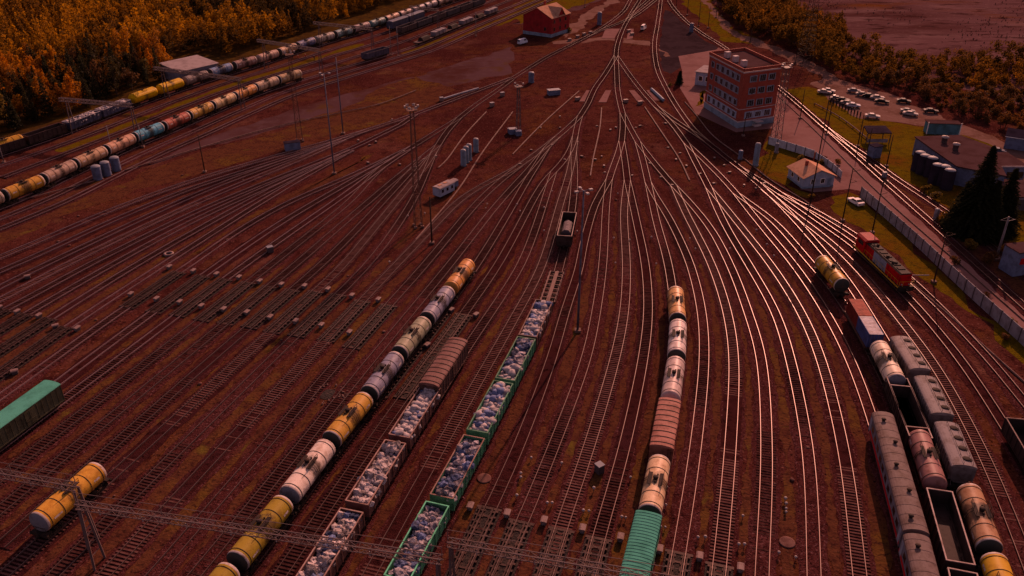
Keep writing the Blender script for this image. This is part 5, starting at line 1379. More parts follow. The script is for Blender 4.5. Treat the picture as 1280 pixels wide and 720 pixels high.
def wall_windows(p, q, ts, ww, hw_, fr):
    p, q = Vector((*p, 0)), Vector((*q, 0)); d = q - p; ln = d.length; d.normalize(); nn = Vector((d.y, -d.x, 0)); ang = math.atan2(d.y, d.x); r = random.Random(int(ln * 10))
    for k in range(4):
        for t in ts:
            c = p + d * (ln * t) + nn * .05; z = 1.8 + fh * k + fh * .48
            f = MB(); f.box((c.x, c.y, z), (ww + .5, .12, hw_ + .3), 0, ang); fo = f.build('window', fr[min(k, len(fr) - 1)], wl)
            g_ = MB(); n = 3 if ww > 2 else 2
            for s in range(n):
                cc = c + nn * .05 + d * (ww * ((s + .5) / n - .5)); g_.box((cc.x, cc.y, z), (ww / n - .14, .08, hw_ * (1 if r.random() < .7 else .8)), 0, ang)
            g_.build('pane', 'glass', fo)
def window_band(p, q, k, t0, t1, hgt, m):
    p, q = Vector((*p, 0)), Vector((*q, 0)); d = q - p; ln = d.length; d.normalize(); nn = Vector((d.y, -d.x, 0)); c = p + d * (ln * (t0 + t1) / 2) + nn * .01
    b = MB(); b.box((c.x, c.y, 1.8 + fh * k + fh * .48), (ln * (t1 - t0), .08, hgt), 0, math.atan2(d.y, d.x)); b.build('window_band', m, wl)
for k in range(4): window_band(P3, P0, k, .06 if k == 0 else .3, .94 if k == 0 else .92, 2.2, 'wall_blue' if k == 0 else 'band')
window_band(P0, P1, 0, .16, .9, 2.2, 'wall_blue')
wall_windows(P0, P1, (.28, .53, .78), 2.1, 1.7, ('wall_blue', 'band'))
wall_windows(P3, P0, (.13, .28, .43, .58, .73, .87), 1.5, 1.6, ('wall_blue', 'band'))
b = MB(); b.box((L1 * .5, -1.0, 1.6), (2.6, 2.0, .2)); b.box((L1 * .5, -.6, .3), (2.4, 1.6, .6)); b.build('porch', 'stone_white', o)
# low blue roofed wing beyond
a = G(870,106); o = empty('office_annex', a, -.5, 'low pale annex with blue windows behind the brick office block', 'building')
b = MB(); b.box((6, 5, 2.2), (13, 10, 4.4)); wl2 = b.build('wall', 'wall_blue', o); b = MB(); b.box((6, 5, 4.53), (13.6, 10.6, .26)); b.build('roof', 'roof_grey', o)
for k in range(5):
    f = MB(); f.box((1.4 + k * 2.4, -.04, 2.4), (1.5, .12, 1.8)); fo = f.build('window', 'white', wl2); p = MB(); p.box((1.4 + k * 2.4, -.1, 2.4), (1.2, .06, 1.5)); p.build('pane', 'glass', fo)
# small gabled house
a, b_ = G(1003,236), G(1041,233); rz = frame_of(a, b_)[2]; wd = (b_ - a).length; cL = G(990,226)
ux, uy = Vector((math.cos(rz), math.sin(rz), 0)), Vector((-math.sin(rz), math.cos(rz), 0)); dep = 8.5
print('house', wd, (cL - a).dot(ux), (cL - a).dot(uy))
o = empty('small_house', a, rz, 'small pale blue gabled house with tan sheet roof beside the tracks', 'house')
hh, rh = 2.9, 1.75; v_ = cL - a; dep = 8.0; sk = v_.dot(ux) / v_.dot(uy) * dep * .6
b = MB(); b.prism([(-.06, -.06), (wd + .06, -.06), (wd + sk + .06, dep + .06), (sk - .06, dep + .06)], 0, .5); b.build('plinth', 'base_blue', o)
b = MB(); b.prism([(0, 0), (wd, 0), (wd + sk, dep), (sk, dep)], .5, hh)
b.add([(0, 0, hh), (wd, 0, hh), (wd / 2, 0, hh + rh)], [(0, 1, 2)]); b.add([(sk, dep, hh), (wd + sk, dep, hh), (wd / 2 + sk, dep, hh + rh)], [(2, 1, 0)])
wl = b.build('wall', 'wall_blue', o)
b = MB(); e = .5; kz = rh / (wd / 2)
es = -e * sk / dep * 1.0
for s in (0, 1):
    x0 = -e if s == 0 else wd + e; zz = hh - e * kz
    f0 = (x0 + es * -1 * 0, -e); 
    tp = [(x0, -e), (wd / 2, -e), (wd / 2 + sk, dep + e), (x0 + sk, dep + e)]; zt = [zz, hh + rh, hh + rh, zz]
    b.add([(p[0], p[1], z + .12) for p, z in zip(tp, zt)] + [(p[0], p[1], z + .01) for p, z in zip(tp, zt)], [(0, 1, 2, 3), (7, 6, 5, 4), (0, 4, 5, 1), (2, 6, 7, 3), (0, 3, 7, 4), (1, 5, 6, 2)])
rf = b.build('roof', 'roof_tan', o)
b = MB(); b.box((wd * .35 + sk * .6, dep * .6, hh + rh), (.6, .6, 1.6)); b.build('chimney', 'brick', rf)
window_grid(wl, [wd * .3, wd * .62], [1.75], .95, 1.1, -.05, 'white')
d = MB(); d.box((wd * .85, -.05, 1.45), (.9, .1, 1.9)); d.build('door', 'base_blue', wl)
dd = Vector((sk, dep, 0)).normalized(); nn = Vector((-dd.y, dd.x, 0)); ang = math.atan2(dd.y, dd.x)
for t in (.3, .7):
    c = Vector((0, 0, 0)) + Vector((sk, dep, 0)) * t + nn * .05
    f = MB(); f.box((c.x, c.y, 1.75), (1.1, .1, 1.3), 0, ang); fo = f.build('window', 'white', wl); p = MB(); c2 = c + nn * .05; p.box((c2.x, c2.y, 1.75), (.85, .06, 1.0), 0, ang); p.build('pane', 'glass', fo)
# grey shed at the forest
a = G(211,97); b_ = G(230,104); o_ = a
rz = frame_of(G(228,104), G(274,93))[2]; o = empty('grey_shed', G(228,104), rz, 'grey shed with pinkish single pitch roof at the forest edge', 'shed')
ln, dp = (G(274,93) - G(228,104)).length, 12.0
b = MB(); b.extr([(0, 0), (dp, 0), (dp, 5.0), (0, 4.0)], 0, ln); wl = b.build('wall', 'wall_grey', o)
b = MB(); b.add([(-.4, -.5, 4.0), (ln + .4, -.5, 4.0), (ln + .4, dp + .5, 5.12), (-.4, dp + .5, 5.12), (-.4, -.5, 4.2), (ln + .4, -.5, 4.2), (ln + .4, dp + .5, 5.32), (-.4, dp + .5, 5.32)], [(3, 2, 1, 0), (4, 5, 6, 7), (0, 1, 5, 4), (1, 2, 6, 5), (2, 3, 7, 6), (3, 0, 4, 7)]); b.build('roof', 'roof_grey', o)
for k in range(3):
    d = MB(); d.box((3 + k * ln / 3.4, -.04, 1.6), (2.6, .1, 3.0)); d.build('door', 'steel_grey', wl)
# workshop with flat roof
pts = [(1144,186), (1196,218), (1262,231), (1236,187), (1206,180)]
hW = 5.0
rp = [G(1145,171, hW), G(1196,207, hW), G(1257,219, hW), G(1238,183, hW), G(1200,169, hW)]
a = rp[0].copy(); a.z = 0
o = empty('workshop_building', a, 0, 'flat roofed brown and blue workshop behind the row of silos', 'building')
pl = [(p.x - a.x, p.y - a.y) for p in rp]
if sum(pl[i][0] * pl[(i + 1) % 5][1] - pl[(i + 1) % 5][0] * pl[i][1] for i in range(5)) < 0: pl = pl[::-1]
b = MB(); b.prism(pl, 0, hW - .3); b.build('wall', 'blue', o)
cx, cy = sum(p[0] for p in pl) / 5, sum(p[1] for p in pl) / 5
b = MB(); b.prism([(cx + (p[0] - cx) * 1.03, cy + (p[1] - cy) * 1.03) for p in pl], hW - .3, hW); b.build('roof', 'roof_brown', o)
for px in ((1180,178), (1194,187)):
    w = G(*px, hW) - a; v = MB(); v.lathe([(hW, .7), (hW + 1.3, .7), (hW + 1.35, 1.0), (hW + 1.7, .85), (hW + 1.9, .02)], 14, 'z', (w.x, w.y, 0), [0, 0, 1, 1]); v.build('roof_vent', ['cabinet_dark', 'lamp'], o)
for i, px in enumerate(((1145.5,213), (1151.5,217), (1160.5,220), (1167,229), (1176,231), (1182,236))):
    w = G(*px); o = empty('storage_silo', w, 0, 'dark upright silo with pale cap in front of the workshop', 'silo', 'silos before the workshop')
    b = MB(); b.lathe([(0, 1.5), (4.9, 1.5)], 18, 'z'); b.build('shell', 'roof_dark', o)
    b = MB(); b.lathe([(4.9, 1.3), (5.05, 1.2), (5.25, .7), (5.3, .02)], 18, 'z'); b.build('cap', 'blue_lid', o)
b = MB(); b.tube((0, -4, 4.2), (0, 4, 4.2), .2, 8); b.tube((0, -4, 0), (0, -4, 4.2), .2, 8); b.tube((0, 4, 0), (0, 4, 4.2), .2, 8)
# teal fronted store
a, b_ = G(1158,167.5), G(1198,169); ux, ln, rz = frame_of(a, b_)
o = empty('teal_store', a, rz, 'long low store with teal front at the edge of the car park', 'store')
b = MB(); b.box((ln / 2, 1.6, 1.6), (ln, 3.2, 3.2))
for k in range(16): b.box((.3 + (ln - .6) * k / 15, -.03, 1.6), (.12, .06, 3.1))
wl = b.build('wall', 'teal', o); b = MB(); b.box((ln / 2, 1.6, 3.29), (ln + .4, 3.7, .16)); b.build('roof', 'roof_brown', o)
for x in (-.1, ln + .1): b = MB(); b.box((x, -.15, 1.8), (.22, .22, 3.6)); b.build('corner_post', 'white', o)
# dark shelter and kiosk
rp = [G(1080,157, 3.4), G(1085,166, 3.4), G(1115,166, 3.4), G(1107,157, 3.4)]
o = empty('dark_shelter', (rp[1].x, rp[1].y, 0), 0, 'open dark roofed shelter on posts in the grass by the car park', 'shelter')
q = [p - Vector((rp[1].x, rp[1].y, 0)) for p in rp]
b = MB(); b.add([tuple(p) for p in q] + [(p.x, p.y, p.z - .3) for p in q], [(0, 1, 2, 3), (7, 6, 5, 4), (0, 4, 5, 1), (1, 5, 6, 2), (2, 6, 7, 3), (3, 7, 4, 0)]); b.build('roof', 'roof_dark', o)
for i in range(4):
    b = MB(); k = q[i] * .97; b.tube((k.x, k.y, 0), (k.x, k.y, 3.2), .14, 6); b.build('post', 'cabinet_dark', o)
b = MB(); b.box(((q[1].x + q[2].x) / 2, q[1].y + .5, .9), (abs(q[2].x - q[1].x) - 1, .12, 1.0)); b.build('bench_wall', 'wall_grey', o)
w = G(1092,196); o = empty('trackside_kiosk', w, .3, 'dark blue square kiosk beside the outer line', 'kiosk')
b = MB(); b.box((0, 0, 1.6), (2.6, 2.4, 3.2)); kw = b.build('wall', 'blue', o); b = MB(); b.box((0, 0, 3.3), (3.0, 2.8, .2)); b.build('roof', 'roof_dark', o); b = MB(); b.box((0, -1.21, 1.3), (.9, .06, 2.0)); b.build('door', 'blue', kw)
# wall/low building right
rp = [G(1236,217, 2.6), G(1279,217, 2.6)]
for (pa, pb), nm, lb, mm, hgt in ((((1236,228), (1278,228)), 'low_blue_building', 'low blue walled building with pale roof edge behind the spruce', 'blue', 4.2),):
    a, b_ = G(*pa), G(*pb); ux, ln, rz = frame_of(a, b_); o = empty(nm, a, rz, lb, 'building')
    b = MB(); b.box((ln / 2, 5, hgt / 2), (ln, 10, hgt)); wl = b.build('wall', mm, o); b = MB(); b.box((ln / 2, 5, hgt + .12), (ln + .5, 10.5, .22)); b.build('roof', 'roof_brown', o); b = MB(); b.box((ln / 2, -.3, hgt + .12), (ln + .5, .12, .3)); b.build('roof_edge', 'stone_white', o)
    for k in range(3): f = MB(); f.box((2 + k * ln / 3.2, -.05, 2), (1.5, .1, 1.6)); f.build('window', 'glass', wl)
a = G(1262,262); o = empty('flat_brown_garage', a, -.15, 'flat brown roofed garage at the frame edge behind the grey pole', 'garage')
b = MB(); b.box((9, 5.5, 1.6), (18, 11, 3.2)); wl = b.build('wall', 'wall_grey', o); b = MB(); b.box((9, 5.5, 3.32), (18.6, 11.6, .22)); b.build('roof', 'roof_brown', o)
for k in range(4): f = MB(); f.box((2.4 + k * 4.2, -.05, 1.35), (3.2, .1, 2.5)); f.build('door', 'cabinet_dark', wl)
a = G(1265,346); o = empty('blue_red_cabin', a, .2, 'blue and red painted cabin cut by the frame edge', 'cabin')
b = MB(); b.box((4, 2, 2.6), (8, 4, 5.2)); wl = b.build('wall', 'blue', o); b = MB(); b.box((4, 2, 5.3), (8.4, 4.4, .2)); b.build('roof', 'roof_brown', o)
for k in range(3): f = MB(); f.box((1.4 + k * 2.5, -.05, 3.3), (1.2, .1, 1.3)); f.build('red_panel', 'red', wl)
a = G(1254,185); o = empty('dark_long_shed', a, -.55, 'long dark shed with pale gutter beyond the dark blue car', 'shed')
b = MB(); b.box((12, 4, 1.7), (24, 8, 3.4)); b.build('wall', 'blue', o); b = MB(); b.extr([(8.3, 3.4), (8.3, 3.6), (4, 4.8), (-.3, 3.6), (-.3, 3.4)][::-1], -.3, 24.3); b.build('roof', 'roof_dark', o); b = MB(); b.tube((-.3, -.35, 3.4), (24.3, -.35, 3.4), .09, 6); b.build('gutter', 'white', o)
# ------------------------------------------------------------------ fences
def panel_fence(pxs, h, label, m, name='concrete_fence', pw=3.0, posts=True):
    L_ = Line(pxs, 1.0); o = empty(name, L_.p[0], 0, label, 'fence'); base = L_.p[0]
    n = int(L_.len / pw); pan = MB(); 
    for k in range(n):
        p, _ = L_.at(k * pw); q, _ = L_.at((k + 1) * pw); d = q - p; c = (p + q) / 2 - base
        pb = MB(); pb.box((c.x, c.y, h / 2), (d.length - .22, .12, h), 0, math.atan2(d.y, d.x)); pb.box((c.x, c.y, h * .5), (d.length - .7, .16, h * .72), 0, math.atan2(d.y, d.x))
        pb.build('panel', m, o)
        if posts:
            t = MB(); t.box((p.x - base.x, p.y - base.y, h / 2 + .05), (.2, .24, h + .1), 0, math.atan2(d.y, d.x)); t.build('post', 'cabinet_dark', o)
    return o
panel_fence([(1075,246), (1110,276), (1150,312), (1212,371), (1280,433), (1330,480)], 2.6, 'long grey concrete panel fence between the pale road and the yard', 'fence')
panel_fence([(960,180), (990,189), (1018,198)], 2.2, 'short pale blue fence above the small house garden', 'fence_pale', 'garden_fence')
panel_fence([(1019,198), (1035,208), (1055,226)], 1.8, 'short pale fence continuing towards the parked white car', 'fence_pale', 'garden_fence')
# pipe railing at the car park and row of posts
for k in range(11):
    t = k / 10; px = (1038 + 37 * t, 128 + 18 * t)
    if 'p' not in first:
        o = empty('short_post', G(*px), 0); b = MB(); b.tube((0, 0, 0), (0, 0, 1.5), .22, 8); b.build('shaft', 'tyre', o); b = MB(); b.lathe([(1.5, .24), (1.6, .2), (1.64, .02)], 8, 'z'); b.build('cap', 'cabinet_dark', o); first['p'] = o
    else: o = copy_tree(first['p']); o.location = G(*px)
    tag(o, 'short dark post in the row along the car park lawn', 'post', 'short posts along the lawn')
def rail_line(name, pxs, z, r, m, label, cat, posts=0):
    L_ = Line(pxs, 3.0); o = empty(name, L_.p[0], 0, label, cat); base = L_.p[0]; b = MB()
    for p, q in zip(L_.p, L_.p[1:]): b.tube(p - base + Vector((0, 0, z)), q - base + Vector((0, 0, z)), r, 6)
    b.build('pipe', m, o)
    if posts:
        s = 0; t = MB()
        while s < L_.len:
            p, _ = L_.at(s); t.box((p.x - base.x, p.y - base.y, z / 2), (.25, .25, max(.12, z))); s += posts
        t.build('support_frame', m, o)
    return o
rail_line('pipe_run', [(1018,131), (1050,148), (1084,175)], .5, .16, 'kerb', 'pale pipe run crossing the lawn towards the shelter', 'pipe', 5)
rail_line('pipe_run', [(-40,270), (60,243), (118,228)], .4, .14, 'kerb', 'pale pipe run by the weedy slope under the western tracks', 'pipe', 6)
rail_line('pipe_run', [(157,214), (240,189), (330,163), (425,142), (470,133), (520,114)], .35, .16, 'kerb', 'long pale pipe run along the edge of the gravel yard', 'pipe', 7)
rail_line('pipe_run', [(552,126), (580,117), (598,112)], .5, .34, 'band', 'thick pale blue pipe lying beside the incoming line', 'pipe', 6)
rail_line('pipe_run', [(814,113), (822,120), (829,127)], .5, .5, 'base_blue', 'short thick blue pipe lying in the throat', 'pipe', 6)
rail_line('kerb_line', [(970,118), (1005,150), (1040,184), (1100,243), (1160,296), (1230,357), (1290,410)], .1, .13, 'kerb', 'pale kerb between the road and the outer line', 'kerb')
rail_line('kerb_line', [(856,128), (872,146), (890,170), (905,182), (930,198), (965,228), (1005,250), (1060,292), (1100,322), (1175,385), (1280,478)], .12, .16, 'kerb', 'kerb and cable trough bordering the yard below the fence', 'kerb')
for px, lb in (((1150,337), 'white crossing barrier arm lying out over the grass by the fence'),):
    rail_line('barrier_arm', [(1126,349), (1160,349)], .9, .1, 'lamp', lb, 'barrier')
# thin wires crossing the yard on the ground (cable troughs)
for pts, lb in (([(724,114), (700,135), (675,158), (641,193)], 'pale cable trough running from the throat towards the blue booth'), ([(752,135), (750,160), (741,200), (738,220)], 'pale cable trough in the middle of the throat'),
                ([(641,140), (600,195), (575,235), (520,300)], 'pale cable trough past the blue booth and the upright tanks'), ([(806,134), (830,170), (850,200), (862,226)], 'pale cable trough down the far side of the throat'),
                ([(608,140), (580,170), (555,205), (548,210)], 'faint cable trough in the western half of the throat')):
    L_ = Line(pts, 3.0); o = empty('cable_trough', L_.p[0], 0, lb, 'cable trough'); base = L_.p[0]; b = MB()
    for p, q in zip(L_.p, L_.p[1:]):
        d = q - p; c = (p + q) / 2 - base; b.box((c.x, c.y, .1), (d.length - .05, .3, .2), 0, math.atan2(d.y, d.x))
    b.build('lid', 'kerb', o)
# ------------------------------------------------------------------ small structures in the yard
def booth():
    a = G(555,243); o = empty('blue_booth_wagon', a, .95, 'pale blue booth on a trolley with pinkish roof beside the cable trough', 'booth'); o.scale = (.88, .88, .85)
    b = MB(); b.box((0, 0, 1.75), (6.2, 2.7, 2.4)); wl = b.build('wall', 'wall_blue', o)
    b = MB(); n = 8; b.extr([(1.5 * math.cos(PI * i / n), 2.954 + .4 * math.sin(PI * i / n)) for i in range(n + 1)], -3.3, 3.3); b.build('roof', 'roof_grey', o)
    b = MB()
    for k in range(2): b.box((.6 - k * 2.2, 0, 3.42), (1.2, .8, .1))
    b.build('roof_hatch', 'roof_tan', o)
    for k in range(3): f = MB(); f.box((-2 + k * 2, -1.37, 2.0), (.8, .06, .9)); f.build('window', 'glass', wl)
    d = MB(); d.box((3.12, .3, 1.6), (.06, .8, 1.9)); d.build('door', 'base_blue', wl)
    b = MB(); b.box((0, 0, .45), (6.0, 2.2, .2)); b.build('chassis', 'dark_steel', o)
    for x in (-2, 2):
        for s in (-1, 1): t = MB(); t.tube((x, s * 1.0, .4), (x, s * 1.25, .4), .4, 12); t.build('wheel', 'tyre', o)
booth()
b = MB()
a = G(566,235); o = empty('small_trailer', a, .95, 'small blue trailer hitched at the end of the blue booth', 'trailer')
b.box((0, 0, 1.2), (2.2, 1.9, 1.5)); b.build('box', 'blue', o); b = MB(); b.extr([(1.0, 1.954), (.6, 2.2), (-.6, 2.2), (-1.0, 1.954)], -1.15, 1.15); b.build('lid', 'roof_grey', o)
for s in (-1, 1): t = MB(); t.tube((0, s * .97, .35), (0, s * 1.15, .35), .35, 12); t.build('wheel', 'tyre', o)
def vtank(px, py_top, r, label, group=None, m='base_blue', cap='blue_lid'):
    w = G(*px); h = height_at(w, py_top); o = empty('upright_tank', w, 0, label, 'tank', group)
    b = MB(); b.lathe([(0, r), (h * .94, r)], 16, 'z'); b.build('shell', m, o)
    b = MB(); b.lathe([(h * .94, r * 1.02), (h, r * .8), (h * 1.02, .02)], 16, 'z'); b.build('cap', cap, o)
    b = MB()
    for k in range(3): a = 2.1 * k; b.box((math.cos(a) * r * .9, math.sin(a) * r * .9, .12), (.5, .5, .24))
    b.build('foot', 'kerb', o)
    t = MB(); 
    for d in (-.18, .18): t.tube((d, -r - .1, .2), (d, -r - .1, h), .03, 4)
    for k in range(int(h / .5)): t.tube((-.18, -r - .1, .4 + k * .5), (.18, -r - .1, .4 + k * .5), .025, 4)
    t.build('ladder', 'steel_grey', o)
for i, (p, t, lb) in enumerate((((579.5,207), 187, 'tall blue upright tank in front of its row of three'), ((583,203), 183, 'blue upright tank in the middle of its row of three'), ((586.5,200), 180, 'blue upright tank at the back of its row of three'), ((595,190), 173, 'blue upright tank apart from the row of three'),
                   ((944,207), 179, 'blue upright tank with pale cap in the shade of the brick block'))): vtank(p, t, .75, lb)
for i, (p, t, lb) in enumerate((((123,224), 207, 'first blue cylinder by the western train, beside the pipe'), ((134,219), 202, 'middle blue cylinder by the western train'), ((146,213), 196, 'third blue cylinder by the western train, next to the pale pole'))):
    vtank(p, t, 1.15, lb, m='blue')
vtank((970,191), 179, .5, 'small grey upright tank by the lattice tower', m='wall_grey'); vtank((1169,274), 261, .55, 'grey upright tank beside the outer line under the trees', m='wall_grey')
vtank((749,31), 15, 1.0, 'dark blue upright tank near the red house', m='blue'); vtank((664,103), 90, 1.0, 'dark blue upright tank standing by the incoming line near the throat', m='blue'); vtank((864,40), 29, .9, 'dark blue upright tank by the curving outer line', m='blue'); vtank((925,199), 188, .6, 'dark blue equipment post at the edge of the shade', m='blue', cap='blue')
def dark_box(px, rz, d, label, name='equipment_box', m='blue', lid='blue_lid', cat='box'):
    o = empty(name, G(*px), rz, label, cat); b = MB(); b.box((0, 0, d[2] / 2), d); b.build('case', m, o)
    b = MB(); b.box((0, 0, d[2] + .06), (d[0] * 1.08, d[1] * 1.1, .12)); b.build('lid', lid, o); b = MB(); b.box((d[0] / 2 + .02, 0, d[2] * .45), (.04, d[1] * .6, d[2] * .7)); b.build('door', 'cabinet_dark', o)
dark_box((366,187), .4, (4.2, 2.0, 2.2), 'dark blue grey box wagon body sitting by the outermost track', m='blue', lid='roof_dark')
dark_box((692,118), .3, (4.0, 2.2, 1.6), 'dark blue equipment box lying between the throat and the upright tank'); dark_box((641,167), .2, (2.2, 1.8, 1.5), 'dark equipment box near the slender lattice tower'); dark_box((648,169), .2, (1.6, 1.6, 1.3), 'smaller dark equipment box near the slender lattice tower', lid='blue')
dark_box((638,166), .2, (1.4, 1.4, 1.2), 'dark equipment box with a pale top at the slender tower', lid='blue_lid')
dark_box((338,315), .6, (1.2, 1.0, 1.2), 'dark round shouldered box by itself among the western tracks', m='cabinet_dark')
dark_box((749,590), .6, (1.0, 1.0, 1.3), 'dark grey box standing alone between the retarder tracks', m='cabinet_dark')
dark_box((552,126), .5, (1.2, 1.0, 1.1), 'pale topped box at the end of the thick blue pipe', m='cabinet')
dark_box((615,133), .6, (1.3, 1.0, 1.2), 'pale box beside the incoming line, farther from the throat', m='cabinet'); dark_box((628,120), .6, (1.3, 1.0, 1.2), 'pale box beside the incoming line, closer to the throat', m='cabinet')
dark_box((1105,222), .3, (1.0, .8, 1.4), 'small grey box by the outer line junction', m='wall_grey')
# concrete pads in the hump area
for i, (pp, lb) in enumerate((([(724,127), (733,113), (742,113), (735,127)], 'pad'), ([(748,128), (757,113), (764,113), (758,128)], 'pad'), ([(798,129), (786,113), (793,113), (806,127)], 'pad'), ([(752,48), (757,36), (775,36), (768,48)], 'pad'), ([(783,50), (786,36), (792,36), (791,48)], 'pad'), ([(818,126), (808,113), (812,113), (826,126)], 'pad'))):
    poly_px('concrete_pad', pp, .06 + .004 * i, 'concrete_road')
for px, lb in (((730,44), 'beside the dark blue tank'), ((738,42), 'second beside the dark blue tank'), ((722,47), 'third beside the dark blue tank'), ((786,40), 'under the main throat'), ((790,44), 'lower one under the main throat'), ((712,51), 'at the start of the row'), ((782,128), 'among the pads'), ((800,130), 'at the end of the pads'), ((722,125), 'by the left pad')):
    dark_box(px, .5, (1.5, .9, .9), 'pale low equipment case in the throat, ' + lb, m='cabinet', lid='cabinet')
for k, (px, d) in enumerate((((1222,196), 0),)): pass
# ------------------------------------------------------------------ trees
def leaf_cloud(seed, n, shape, size):
    """n small leaf faces spread through a crown; shape: list of (cx,cy,cz,rx,rz,weight)"""
    r = random.Random(seed); vs, fs = [], []
    tot = sum(s[5] for s in shape)
    for i in range(n):
        q = r.uniform(0, tot)
        for s in shape:
            q -= s[5]
            if q <= 0: break
        while True:
            d = Vector((r.uniform(-1, 1), r.uniform(-1, 1), r.uniform(-1, 1)))
            if .25 < d.length < 1: break
        d = d * (d.length ** -.35)
        c = Vector((s[0] + d.x * s[3], s[1] + d.y * s[3], s[2] + d.z * s[4]))
        a = Vector((r.gauss(0, 1), r.gauss(0, 1), r.gauss(0, 1))).normalized(); b = a.orthogonal().normalized()
        c3 = a.cross(b); k = size * r.uniform(.6, 1.3); o = len(vs)
        vs += [tuple(c + b * k), tuple(c + c3 * k * .8), tuple(c - b * k), tuple(c - c3 * k * .8)]
        fs.append((o, o + 1, o + 2, o + 3))
    return vs, fs
def tree_shape(kind, seed):
    r = random.Random(seed); sh = []
    if kind == 'birch':
        h = r.uniform(9, 12)
        for k in range(9):
            t = k / 8; z = h * (.28 + .66 * t); w = (1.9 * (1 - t) ** .6 + .55) * r.uniform(.8, 1.2)
            a = r.uniform(0, 6.28); q = w * .45
            sh.append((q * math.cos(a), q * math.sin(a), z, w * .75, 1.25, w))
    elif kind == 'round':
        h = r.uniform(7, 9.5)
        for k in range(9):
            a = r.uniform(0, 6.28); q = r.uniform(.3, 1.9); z = h * r.uniform(.35, .85); w = r.uniform(1.0, 1.7)
            sh.append((q * math.cos(a), q * math.sin(a), z, w, w * .8, w))
    elif kind == 'conifer':
        h = r.uniform(9, 12)
        for k in range(8):
            t = k / 7; sh.append((r.uniform(-.1, .1), r.uniform(-.1, .1), h * (.12 + .84 * t), 1.75 * (1 - t) + .25, .8, 1.2 - t))
    elif kind == 'bush':
        h = 3.2
        for k in range(6):
            a = r.uniform(0, 6.28); q = r.uniform(.2, 1.3); sh.append((q * math.cos(a), q * math.sin(a), r.uniform(.6, 2.3), r.uniform(.7, 1.1), .8, 1))
    return h, sh
VAR = []
for kind, seeds in (('birch', (1, 2, 3, 4)), ('round', (5, 6, 7)), ('bush', (8, 9, 10)), ('conifer', (11, 12))):
    for sd in seeds:
        h, sh = tree_shape(kind, sd)
        n = {'birch': 640, 'round': 640, 'bush': 260, 'conifer': 520}[kind]
        vs, fs = leaf_cloud(sd, int(n * 1.3), sh, .26)
        b = MB(); b.v, b.f = vs, fs; b.m = [0] * len(fs); b.sm = [False] * len(fs)
        crown = b.mesh('crown', ['leaf'])
        t = MB(); rr = random.Random(sd)
        th = h * .9
        t.tube((0, 0, -.1), (.05, 0, h * .5), .16 if kind != 'bush' else .07, 6, 0, .1 if kind != 'bush' else .04); t.tube((.05, 0, h * .5), (0, .05, th), .1 if kind != 'bush' else .04, 5, 0, .02)
        for s in sh[:6]:
            t.tube((.03, 0, min(s[2] * .7, th)), (s[0], s[1], s[2]), .06 if kind != 'bush' else .03, 4, 0, .02)
        VAR.append((kind, crown, t.mesh('trunk', ['bark']), (vs, fs)))
GOLD = [(.5, .18, .017), (.56, .22, .018), (.42, .15, .016), (.33, .125, .018), (.48, .155, .013)]
OLV = [(.18, .11, .02), (.25, .13, .02), (.13, .085, .02), (.2, .09, .018)]
BRN = [(.15, .062, .022), (.2, .075, .02), (.12, .055, .022)]
def inside(p, poly):
    c = False
    for i in range(len(poly)):
        a, b = poly[i], poly[i - 1]
        if (a[1] > p[1]) != (b[1] > p[1]) and p[0] < (b[0] - a[0]) * (p[1] - a[1]) / (b[1] - a[1]) + a[0]: c = not c
    return c
W1L = LN['w1']
def west_ok(p):
    q, t = W1L.at(W1L.near(p)); s = (p - q).dot(Vector((-t.y, t.x, 0))); return s
PX_W = [(-500,150), (-60,183), (0,168), (60,151), (118,133), (150,121), (185,107), (208,99), (212,70), (272,62), (280,72), (330,58), (400,34), (440,22), (480,8), (535,-8), (560,-18), (640,-42), (690,-60), (600,-125), (100,-125), (-500,-100)]
PW = [G(*p) for p in PX_W]; PW = [(p.x, p.y) for p in PW]
PX_E = [(884,-30), (898,8), (912,30), (930,42), (960,52), (1005,72), (1035,90), (1068,102), (1100,108), (1140,118), (1180,140), (1230,155), (1300,178), (1500,250), (1600,160), (1300,75), (1190,74), (1100,72), (1052,44), (1010,30), (968,5), (975,-40)]
PE = [G(*p) for p in PX_E]; PE = [(p.x, p.y) for p in PE]
rt = random.Random(23)
cand = []
def fill(poly, sp, tagn):
    xs = [p[0] for p in poly]; ys = [p[1] for p in poly]
    y = min(ys)
    while y < max(ys):
        x = min(xs)
        while x < max(xs):
            q = (x + rt.uniform(-.45, .45) * sp, y + rt.uniform(-.45, .45) * sp)
            if inside(q, poly): cand.append((q[0], q[1], tagn))
            x += sp
        y += sp
fill(PW, 4.4, 'w'); fill(PE, 3.6, 'e')
print('forest candidates', len(cand))
# how large each shows: distance, and inside the frame
def seen(c):
    x, y = c[0], c[1]
    dz = y * math.cos(PITCH) + CAM_H * math.sin(PITCH); u = x / dz * FOC
    dv = -( -CAM_H * math.cos(PITCH) + y * math.sin(PITCH)); v = dv / dz * FOC
    return abs(u) < 665 and -375 < v < 380
vis = [c for c in cand if seen(c)]
vis.sort(key=lambda c: c[0] ** 2 + c[1] ** 2)
solo = set()
nw = [c for c in vis if c[2] == 'w'][:175]; ne = [c for c in vis if c[2] == 'e'][:110]
for c in nw + ne: solo.add(c)
def clump(x, y):
    return math.sin(x * .045 + 1.3) * math.sin(y * .038 + .4) + .6 * math.sin(x * .11 + y * .09) + .3 * math.sin(x * .31 - y * .23)
NM = {'gold': 'golden leaved tree in the forest belt beside the western line', 'olive': 'olive tree toned down for shade between clumps in the forest belt beside the western line', 'con': 'dark conifer added for shade between clumps in the forest belt beside the western line', 'eg': 'rusty leaved tree in the belt beyond the car park', 'eo': 'olive leaved tree in the belt beyond the car park'}
